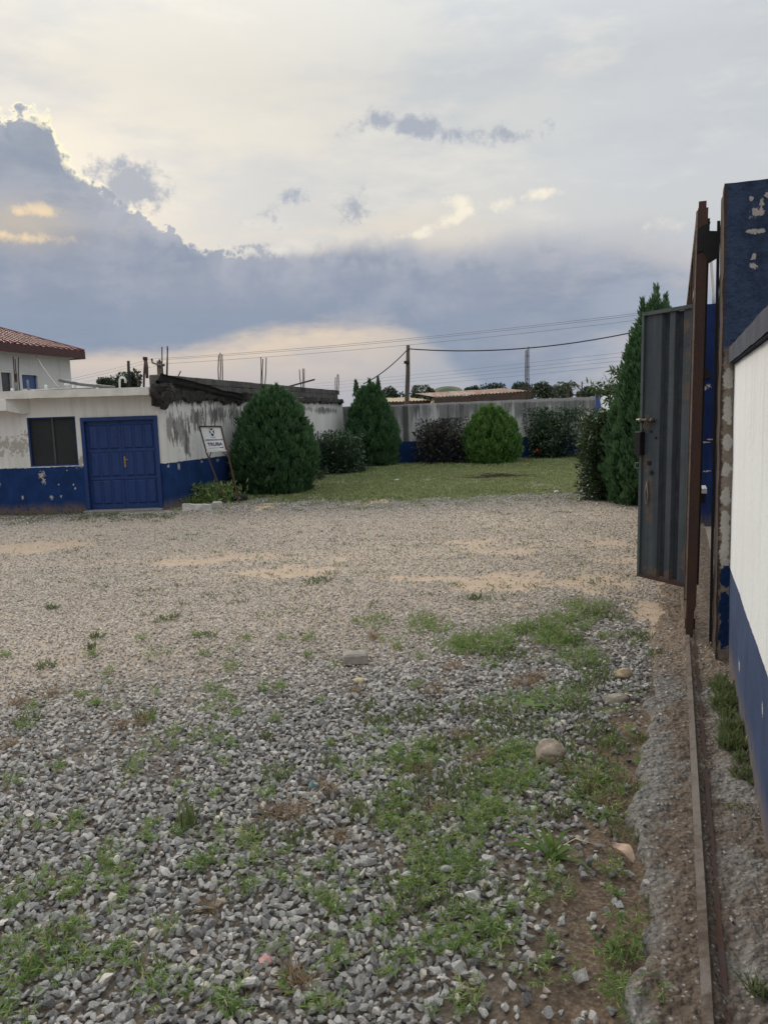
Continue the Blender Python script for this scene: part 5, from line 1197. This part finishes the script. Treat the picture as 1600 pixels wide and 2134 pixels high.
def in_view(x, y, mar=1.0): return (np.abs(x - .02 * y) < .53 * y + mar)
def cell(y0, y1, sp_, seed):
    rs = np.random.default_rng(seed); xs_ = np.arange(-.56 * y1 - 1, .56 * y1 + 1, sp_); ys_ = np.arange(y0, y1, sp_)
    X, Yq = np.meshgrid(xs_, ys_); X = X.ravel() + rs.uniform(-.5, .5, X.size) * sp_; Yq = Yq.ravel() + rs.uniform(-.5, .5, Yq.size) * sp_
    k = in_view(X, Yq); return X[k], Yq[k], rs
PX, PY, PS, PT, PWm, PZ = [], [], [], [], [], []
for (y0, y1, sp_, sz) in ((1.5, 5.2, .0232, 1.10), (5.2, 9.5, .0265, 1.08), (9.5, 17.5, .036, 1.15)):
    X, Yq, rs = cell(y0, y1, sp_, int(y0 * 10))
    t__ = tco(X, Yq)
    lim = np.interp(sco(X, Yq), sS, [strip_edge(s_) for s_ in sS])
    dens = np.ones_like(X)
    dr = drive_mask(X, Yq); sa = sand_mask(X, Yq); soi = soil_mask(X, Yq); la = lawn_mask(X, Yq)
    dens *= (1 - .93 * sa) * (1 - .86 * soi) * (1 - .95 * la)
    patch = fbm(X, Yq, .55, 4, 44)
    dens *= 1 - .38 * dr * SSTEP(patch, .44, .68)
    dens *= 1 - .35 * SSTEP(fbm(X, Yq, 1.6, 3, 61), .62, .74) * (1 - dr)
    dens *= (1 - SSTEP(t__ - lim, -.06, .0) * np.where(t__ > .15, .76, .76)) * np.where((t__ > .06) & (t__ < .19), 0, 1)
    dens *= np.where((t__ > .33), 0, 1) * np.where(Yq > 15.4, np.where((X < -3.9), 0, 1), 1)
    k = rs.random(X.size) < dens
    X, Yq, dr, t__, lim = X[k], Yq[k], dr[k], t__[k], lim[k]; n_ = X.size
    size = sz * (.027 + .019 * rs.random(n_) ** 1.4) * np.where(rs.random(n_) < .05, 1.45, 1.0) * np.where(rs.random(n_) < .28, .55, 1.0)
    size *= 1 - .30 * dr; size *= np.where(t__ > lim - .03, .6, 1)
    PX.append(X); PY.append(Yq); PS.append(size); PT.append(np.clip(.45 + .30 * rs.normal(size=n_) + .12 * dr, 0, 1))
    wm = np.clip(.10 + .88 * dr * (0.6 + .4 * rs.random(n_)) + (rs.random(n_) < .07) * .6, 0, 1); PWm.append(wm)
    PZ.append(hgt(X, Yq) + size * np.where(rs.random(n_) < .35, .42, .16) * (1 - .25 * dr) + np.where(t__ > lim, .05, 0))
X, Yq, size, tint, wm, Z = map(np.concatenate, (PX, PY, PS, PT, PWm, PZ)); n_ = X.size
rs = np.random.default_rng(3)
rot = np.stack([rs.normal(size=n_) * .55, rs.normal(size=n_) * .55, rs.random(n_) * 6.28], 1)
scl = size[:, None] * (1 + rs.normal(size=(n_, 3)) * .12)
scatter('gravel', np.stack([X, Yq, Z], 1), rot, scl, rs.integers(0, 12, n_), dict(tint=tint, warm=wm), protos, label='grey crushed stone gravel covering the yard')
print('stones', n_)

# single stones that stand out
STN = lambda nm, a_, b_, sc=14: plain(nm, a_, .95, .35, sc, bump=.7)
def stone(name, px, py, dia, asp, label, mat, seed, yaw=0., sub=3, jit=.05, cat='stone', lift=.35):
    me = rock_mesh(seed, 16, sub, asp, jit); me.materials.append(mat)
    o = bpy.data.objects.new(name, me); COL.objects.link(o); g_ = gnd(px, py); o.scale = (dia, dia, dia); o.rotation_euler = (0, 0, yaw)
    o.location = (g_.x, g_.y, float(hgt(g_.x, g_.y)) + dia * asp[2] * lift); tag(o, label, cat)
    if sub >= 3: me.polygons.foreach_set('use_smooth', np.ones(len(me.polygons), bool))
    return o
stone('boulder', 1146, 1590, .185, (1, .8, .78), 'rounded pale brown boulder sitting among the green weeds', STN('boulder_stone', (.27, .225, .18), None), 501, .6)
stone('flat_stone', 1296, 1416, .20, (1, .7, .34), 'flat tan stone lying on the edge of the concrete strip', STN('tan_stone', (.34, .27, .18), None), 502, .1, lift=.5)
stone('buried_stone', 1282, 1462, .19, (1, .7, .3), 'half buried greyish stone behind a grass tuft near the flat tan stone', STN('buried_stone', (.23, .205, .165), None), 503, .5, lift=.2)
stone('yellow_stone', 749, 1428, .085, (1, .8, .6), 'small pale yellow stone below the concrete block piece', STN('yellow_stone', (.47, .40, .26), None), 504)
stone('pink_wrapper', 556, 2003, .06, (1, .9, .5), 'faded pink plastic scrap among the grey gravel', plain('pink_plastic', (.50, .26, .25), .5, .15, 30), 505, sub=1, jit=.08, cat='litter')
cb = gnd(741, 1390); b = MB().box((cb.x, cb.y + .05, .045 + float(hgt(cb.x, cb.y))), (.175, .12, .085), (Vector((.99, .12, 0)), Vector((-.12, .99, 0)), UP)); bo = b.build('concrete_block_piece', STN('block_grey', (.27, .25, .22), None), None, bevel=.014); tag(bo, 'rectangular broken piece of concrete block lying on the gravel', 'concrete block')
for (px, py, d_, sd_, lb) in ((1158, 1029, .17, 511, 'white plastic bag scrap on the lawn before the upright shrub'), (1066, 1030, .08, 512, 'tiny white litter scrap alone in the middle of the lawn'), (827, 1002, .14, 513, 'pale litter scrap in the grass before the three tipped cypress'),
                             (757, 1034, .10, 514, 'white scrap at the edge of lawn and gravel'), (1147, 1189, .06, 515, 'white paper scrap on the bare sand patch'), (1150, 1128, .07, 516, 'small white scrap in gravel behind the sand patch')):
    stone('litter_scrap', px, py, d_, (1, .6, .5), lb, plain('litter', (.62, .62, .60), .6, .1, 10), sd_, sub=1, jit=.12, cat='litter')
# heap of dead brush on the lawn
bh = gnd(1047, 996); t = thing('brush_heap', bh, 'dark heap of dead twigs lying on the lawn', 'brush heap'); rs = np.random.default_rng(9)
for k in range(46):
    o_ = Vector((rs.normal() * .42, rs.normal() * .16, .02 + .07 * rs.random())); a_ = rs.normal() * .5; d_ = Vector((math.cos(a_), math.sin(a_), rs.normal() * .12)) * (.15 + .3 * rs.random())
    MB().tube([bh + o_ - d_, bh + o_ + Vector((0, 0, .015)), bh + o_ + d_], [.008, .007, .004], 5).build('twig', M['old_wood'], t, True)
# dry leaf by the strip
lf = gnd(1296, 1795); b = MB(); 
def leafpt(u_, v_):
    ang = .5; L_, w2 = .105, .058 * math.sin(math.pi * min(1, .08 + .92 * u_)) ** .7
    x, y = (u_ - .5) * L_, (v_ - .5) * w2; z_ = .02 + .22 * abs(v_ - .5) * .12 + .015 * math.sin(u_ * 5) + .004 * mnoise.noise((u_ * 8, v_ * 8, 0)) + .04 * u_
    return lf + Vector((x * math.cos(2.1) - y * math.sin(2.1), x * math.sin(2.1) + y * math.cos(2.1), z_))
b.grid(leafpt, 12, 6); o = b.build('dry_leaf', plain('dry_leaf', (.40, .29, .22), .8, .2, 40), None, True); tag(o, 'curled pale brown dead leaf beside the concrete strip', 'leaf')
ts = gnd(655, 1652); o = MB().grid(lambda u_, v_: ts + Vector((.05 * (u_ - .5), .03 * (v_ - .5), .03 + .012 * math.sin(u_ * 7) + .01 * v_)), 5, 3).build('plastic_scrap', plain('teal', (.03, .16, .20), .5, .1, 20), None, True); tag(o, 'small teal plastic scrap in the weeds', 'litter')

# ------------------------------------------------------------------ lawn grass and weeds
GRASS = foliage('lawn_grass', (.140, .185, .068), (.265, .305, .135), .2, .6, (.38, .33, .21))
WEED = foliage('weed_leaf', (.072, .135, .034), (.245, .350, .110), .3, .6, (.36, .31, .17))
DRY = foliage('dry_grass', (.17, .115, .07), (.36, .27, .17), .2, .8)
tufts = bpy.data.collections.new('tuft_shapes')
def tuft_mesh(seed, n_, L_, W_, spread, mat, rad_=.03):
    rs = np.random.default_rng(seed); a_ = rs.random(n_) * 6.28; e_ = rs.random(n_) * spread
    root = np.stack([np.cos(a_) * rad_ * rs.random(n_), np.sin(a_) * rad_ * rs.random(n_), np.zeros(n_)], 1)
    d_ = unit(np.stack([np.cos(a_) * np.sin(e_), np.sin(a_) * np.sin(e_), np.cos(e_)], 1))
    V, Tt, ti = blades(root, d_, L_ * (.5 + .6 * rs.random(n_)), np.full(n_, W_), .3 + rs.random(n_) * .8, np.clip(rs.random(n_), 0, 1), rs)
    me = npmesh('tuft', V, Tt, ti); me.materials.append(mat); return me
for k in range(6): tufts.objects.link(bpy.data.objects.new('tuft_shape', tuft_mesh(200 + k, 16, .085, .010, 1.1, GRASS, .06)))
rs = np.random.default_rng(17); n_ = 110000
Y_ = 14.6 + 15.2 * rs.random(n_) ** .9; X_ = rs.uniform(-1, 1, n_) * (.55 * Y_ + 1) + .3
wx = C0.x + WD.x * (Y_ - C0.y) / WD.y
k = (rs.random(n_) < np.maximum(lawn_mask(X_, Y_), .05) * np.clip(.25 + 1.5 * (fbm(X_, Y_, .8, 4, 71) - .25), .12, 1)) & (X_ > wx + .1) & (Y_ < 28.15 + (X_ - WE.x) * .168 - .06) & (tco(X_, Y_) < .68)
X_, Y_ = X_[k], Y_[k]; n_ = X_.size
sc_ = (.55 + .6 * rs.random(n_)) * (.7 + .7 * fbm(X_, Y_, .5, 3, 81)) * (1 + .5 * SSTEP(Y_, 24, 28))
scatter('lawn_grass', np.stack([X_, Y_, hgt(X_, Y_)], 1), np.stack([rs.normal(size=n_) * .1, rs.normal(size=n_) * .1, rs.random(n_) * 6.28], 1), np.stack([sc_ * 1.5, sc_ * 1.5, sc_], 1), rs.integers(0, 6, n_), {}, tufts, label='short patchy green grass of the lawn')
print('grass', n_)

def feathery(cx_, cy_, R_, n_st, rs, hmax=.10):           # spreading stems with narrow leaflets
    parts = []
    r_ = R_ * np.sqrt(rs.random(n_st)); a_ = rs.random(n_st) * 6.28; bx_ = cx_ + r_ * np.cos(a_); by_ = cy_ + r_ * np.sin(a_) * 1.15
    e_ = .35 + .75 * rs.random(n_st); az_ = rs.random(n_st) * 6.28; L_ = hmax * (.55 + .9 * rs.random(n_st))
    d_ = np.stack([np.cos(az_) * np.sin(e_), np.sin(az_) * np.sin(e_), np.cos(e_)], 1); b0 = np.stack([bx_, by_, hgt(bx_, by_) + .012], 1)
    tb = np.clip(.55 + .25 * rs.normal(size=n_st), 0, 1)
    parts.append(blades(b0, d_, L_, np.full(n_st, .0028), np.full(n_st, .3), tb * .7, rs))
    m_ = 11
    for k in range(m_):
        q = .18 + .82 * k / (m_ - 1); root = b0 + d_ * (L_ * q)[:, None] - np.array([0, 0, 1]) * (L_ * .15 * q * q)[:, None]
        sd_ = unit(np.cross(d_, rs.normal(size=d_.shape) * .5 + np.array([0, 0, 1.])) * (1 if k % 2 else -1) + d_ * .55 + rs.normal(size=d_.shape) * .25)
        ll = (.018 + .022 * rs.random(n_st)) * (1.1 - .4 * q); parts.append(blades(root, sd_, ll, ll * .11 + .0010, np.full(n_st, .25), np.clip(tb + .15 * rs.normal(size=n_st), 0, 1), rs))
    return parts
def grass_tuft(cx_, cy_, R_, n_bl, H_, rs, wd=.0042, spread=.7):
    r_ = R_ * np.sqrt(rs.random(n_bl)); a_ = rs.random(n_bl) * 6.28; bx_ = cx_ + r_ * np.cos(a_); by_ = cy_ + r_ * np.sin(a_)
    e_ = spread * rs.random(n_bl) ** .8; az_ = rs.random(n_bl) * 6.28
    d_ = np.stack([np.cos(az_) * np.sin(e_), np.sin(az_) * np.sin(e_), np.cos(e_)], 1)
    return [blades(np.stack([bx_, by_, hgt(bx_, by_) + .008], 1), d_, H_ * (.45 + .65 * rs.random(n_bl)), wd * (.7 + .6 * rs.random(n_bl)), .3 + .9 * rs.random(n_bl), np.clip(.4 + .28 * rs.normal(size=n_bl), 0, 1), rs)]
def pxr(px, py, r_): return (gnd(px + r_, py) - gnd(px, py)).length
rs = np.random.default_rng(99)
FE = [(455, 1480, 42, 1.2), (468, 1565, 44, 1.5), (275, 1612, 32, 1), (360, 1560, 24, .8), (410, 1545, 30, .4), (60, 1855, 60, 1), (140, 1855, 55, 1.1), (240, 1835, 40, 1), (255, 1885, 34, 1.2), (50, 2050, 75, 1.2), (90, 1985, 62, 1), (150, 2015, 45, .8), (250, 2000, 40, 1),
      (35, 1640, 25, .6), (145, 1738, 16, 1.2), (320, 1758, 26, 1), (475, 1765, 55, .9), (430, 1800, 45, .7), (525, 1800, 40, .5), (870, 1590, 55, 1.6), (830, 1600, 50, 1.2), (1090, 1590, 60, 1.3), (1060, 1640, 55, 1.4), (1110, 1640, 40, 1.0), (1010, 1580, 60, .7), (950, 1745, 75, 1.5), (900, 1800, 60, 1.3),
      (975, 1830, 50, 1.5), (890, 1860, 50, 1.2), (960, 1950, 60, .8), (1000, 1985, 50, 1.1), (920, 1990, 40, .7), (1040, 1950, 30, .8), (1000, 1690, 60, 1.0), (1060, 1710, 50, .9), (1010, 1350, 60, 1.3), (950, 1352, 50, .9), (1090, 1325, 60, 1.1), (1160, 1345, 45, 1.4), (1180, 1305, 60, 1.0), (1225, 1275, 50, .8), (900, 1310, 50, .6), (770, 1300, 40, .5),
      (1320, 2105, 55, 1.2), (1290, 1980, 40, .7), (1270, 1640, 60, .6), (1220, 1620, 50, .7), (1255, 1700, 60, .5), (540, 1446, 9, 1), (10, 1900, 40, .9), (20, 1980, 40, .8), (380, 1740, 30, .5), (620, 1860, 30, .6), (700, 1890, 40, .5), (565, 1990, 24, .6), (710, 2000, 30, .5), (1210, 1380, 60, .7), (1150, 1470, 60, .5), (1080, 1480, 60, .5), (480, 2118, 25, 1),
      (690, 2110, 45, .9), (440, 1440, 18, .5), (330, 1370, 25, .4), (880, 1290, 30, .5), (740, 1620, 45, .6), (800, 1700, 50, .8), (850, 1740, 45, .9), (640, 1340, 30, .3)]
parts = []
for (px, py, r_, d_) in FE:
    c_ = gnd(px, py); R_ = pxr(px, py, r_); far_ = min(1.5, .8 + (c_.y - 2) * .07)
    k_ = (.42 if px < 760 else 1.4) * (.6 + .8 * rs.random()); parts += feathery(c_.x, c_.y, R_ * (.85 if px < 760 else 1), int(10 + 620 * R_ * R_ * 3.1 * d_ * k_), rs, (.06 + .05 * rs.random()) * far_)
for k in range(150):                                     # odd sprigs
    px, py = rs.uniform(0, 1330), 1330 + 800 * rs.random() ** 1.2
    c_ = gnd(px, py); parts += feathery(c_.x, c_.y, .03 + .03 * rs.random(), rs.integers(3, 12), rs, .06)
V, Tt, ti = joinm(parts); o = link('weeds', npmesh('weeds', V, Tt, ti), WEED); tag(o, 'feathery bright green weeds growing through the gravel', kind='stuff'); print('weed tris', len(Tt))
TU = [(560, 1545, 14, .10), (790, 1515, 40, .11), (765, 1485, 34, .10), (575, 1625, 42, .12), (745, 1700, 52, .12), (690, 1600, 30, .10), (850, 1690, 60, .12), (1200, 1480, 44, .13), (1222, 1440, 44, .12), (1245, 1420, 40, .12), (1330, 1548, 22, .12), (1280, 1560, 50, .07), (190, 1355, 12, .10),
      (110, 1272, 14, .10), (95, 1392, 24, .09), (205, 1330, 20, .08), (870, 1500, 60, .09), (960, 1490, 50, .09), (1040, 1500, 60, .09), (920, 1560, 60, .11), (970, 1640, 80, .12), (900, 1660, 70, .11), (1160, 1560, 50, .10), (1240, 1530, 60, .10), (800, 1860, 40, .10), (850, 1900, 40, .12), (940, 1900, 50, .11), (1030, 1870, 40, .10),
      (1180, 1340, 50, .12), (1120, 1320, 60, .10), (1250, 1290, 60, .09), (1050, 1370, 60, .09), (1330, 1330, 40, .09), (1370, 1370, 30, .08), (1230, 1400, 50, .10), (990, 1250, 20, .10), (660, 1215, 40, .05), (350, 1290, 30, .05), (120, 1960, 40, .10), (320, 2020, 40, .09), (620, 1760, 40, .10), (540, 1740, 40, .09), (60, 1505, 34, .09), (1290, 1640, 50, .08), (1200, 1660, 40, .10), (1160, 1700, 40, .09),
      (1300, 1750, 40, .08), (1420, 1545, 20, .05), (1360, 1905, 50, .06), (1300, 2000, 40, .07), (1440, 2080, 50, .05), (430, 1330, 30, .06), (305, 1500, 26, .10), (1240, 1590, 60, .08), (1090, 1530, 60, .10), (1000, 1545, 60, .10)]
parts = []
for (px, py, r_, h_) in TU:
    c_ = gnd(px, py); R_ = pxr(px, py, r_); parts += grass_tuft(c_.x, c_.y, R_ * .8, int(24 + 1100 * R_ * R_ * 3), h_, rs, .0045 + .0006 * c_.y)
for (px, py, r_, h_, n_) in ((1500, 1440, 40, .12, 200), (1510, 1470, 44, .15, 220), (1535, 1560, 44, .14, 200), (1515, 1450, 40, .15, 240), (1505, 1480, 40, .13, 160), (1520, 1560, 40, .14, 200), (1530, 1530, 44, .16, 260), (1545, 1620, 36, .09, 120), (1545, 1590, 30, .10, 90), (1500, 1425, 16, .12, 60), (1570, 1640, 20, .06, 60), (1585, 2080, 40, .10, 70), (1540, 1690, 40, .04, 60), (1515, 1500, 20, .12, 80)):
    c_ = gnd(px, py, .04); R_ = pxr(px, py, r_); q = grass_tuft(c_.x, c_.y, R_ * .6, n_, h_, rs, .005); q[0][0][:, 2] += .035; parts += q
for k in range(150):                                      # sprouting edge between yard and buildings, and in mid distance
    px = rs.uniform(0, 360); c_ = gnd(px, 1072 + abs(rs.normal()) * 9); parts += grass_tuft(c_.x, c_.y, .12, 14, .05 + .07 * rs.random(), rs, .008, 1.0)
for k in range(420):
    px, py = rs.uniform(0, 1330), 1050 + 250 * rs.random() ** 1.3
    c_ = gnd(px, py)
    if c_.y < 15.2 and fbm(c_.x, c_.y, .8, 3, 91) > .47: parts += grass_tuft(c_.x, c_.y, .06 + .08 * rs.random(), 14, .035 + .03 * rs.random(), rs, .008, 1.1)
V, Tt, ti = joinm(parts); o = link('grass_tufts', npmesh('grass_tufts', V, Tt, ti), foliage('tuft_blade', (.060, .092, .034), (.175, .215, .085), .3, .6, (.30, .25, .14))); tag(o, 'upright blades of green grass scattered over the gravel', kind='stuff'); print('tuft tris', len(Tt))
DR = [(300, 1512, 30), (110, 1450, 26), (440, 1905, 22), (610, 1705, 60), (960, 1545, 44), (1090, 1432, 52), (740, 1452, 24), (700, 1755, 40), (630, 2062, 60), (20, 1560, 30), (900, 1450, 50), (250, 1520, 20), (940, 1400, 40), (1120, 1420, 50), (600, 2040, 30), (1000, 1590, 60), (680, 1660, 40), (780, 1330, 24), (870, 1620, 60), (40, 1470, 30), (560, 1700, 40), (910, 1700, 60), (1180, 1610, 60), (1270, 1680, 50)]
parts = []
for (px, py, r_) in DR:
    c_ = gnd(px, py); R_ = pxr(px, py, r_); parts += grass_tuft(c_.x, c_.y, R_ * .5, int(60 + 1500 * R_ * R_ * 3), .12, rs, .0030, 1.45)
V, Tt, ti = joinm(parts); o = link('dry_grass', npmesh('dry_grass', V, Tt, ti), DRY); tag(o, 'wisps of dry straw coloured grass on the gravel', kind='stuff')

# a few plants that stand out on their own
TB = bpy.data.materials['tuft_blade']
def own(name, px, py, label, fn, mat, z=0.0, cat='grass tuft'):
    c_ = gnd(px, py); V, Tt, ti = joinm(fn(c_)); o = link(name, npmesh(name, V, Tt, ti), mat); tag(o, label, cat); return o
own('tall_grass_tuft', 393, 1725, 'tall dark upright grass tuft with seed stalk standing in the grey gravel', lambda c_: grass_tuft(c_.x, c_.y, .05, 55, .20, rs, .006, .35) + grass_tuft(c_.x, c_.y, .01, 4, .33, rs, .003, .15), TB)
own('broad_grass', 1150, 1790, 'broad bladed arching grass plant beside bare soil and dead leaf', lambda c_: grass_tuft(c_.x, c_.y, .03, 26, .24, rs, .014, 1.15), WEED)
own('dead_stalks', 1232, 1655, 'dead straw stalks splayed out on bare soil near the boulder', lambda c_: grass_tuft(c_.x, c_.y, .02, 16, .26, rs, .004, 1.3), DRY, cat='dry grass')
own('dead_stalks', 610, 1715, 'long dead straw stalks fanned out over the gravel', lambda c_: grass_tuft(c_.x, c_.y, .03, 22, .28, rs, .004, 1.4), DRY, cat='dry grass')
own('broad_weed', 1115, 1490, 'small weed with wide drooping oval leaves above the boulder', lambda c_: [leaves(np.array([[c_.x, c_.y, .05]] * 5) + rs.normal(size=(5, 3)) * .01, unit(rs.normal(size=(5, 3)) * np.array([1, 1, .2])), unit(np.array([[0, 0, 1.]] * 5)), np.full(5, .10), np.full(5, .055), rs.random(5) * .4, rs)] + grass_tuft(c_.x, c_.y, .005, 3, .06, rs, .004, .2), WEED, cat='weed')
# weeds filling the planter and foot of the facade
def leafy(c_, rx_, ry_, h_, n_, leaf):
    P = np.stack([c_.x + rs.normal(size=n_) * rx_ * .5, c_.y + rs.normal(size=n_) * ry_ * .5, h_ * rs.random(n_) ** 1.2 + .02], 1)
    return [leaves(P, unit(rs.normal(size=P.shape) + np.array([0, 0, .8])), unit(rs.normal(size=P.shape)), leaf * (.6 + .8 * rs.random(n_)), leaf * .35 * np.ones(n_), rs.random(n_), rs)]
pc_ = gnd(415, 1052)
own('planter_weeds', 415, 1052, 'leafy green weeds overgrowing the broken planter below the sign', lambda c_: leafy(c_ + Vector((-.05, .25, 0)), .75, .4, .40, 900, .10) + leafy(c_ + Vector((.5, .2, 0)), .4, .3, .42, 350, .10) + grass_tuft(c_.x, c_.y + .2, .5, 200, .42, rs, .012, .5), WEED, cat='weeds')
own('wall_weed', 27, 1066, 'small bushy weed at the foot of the blue wall under the window', lambda c_: leafy(c_, .16, .12, .24, 130, .07), WEED, cat='weed')
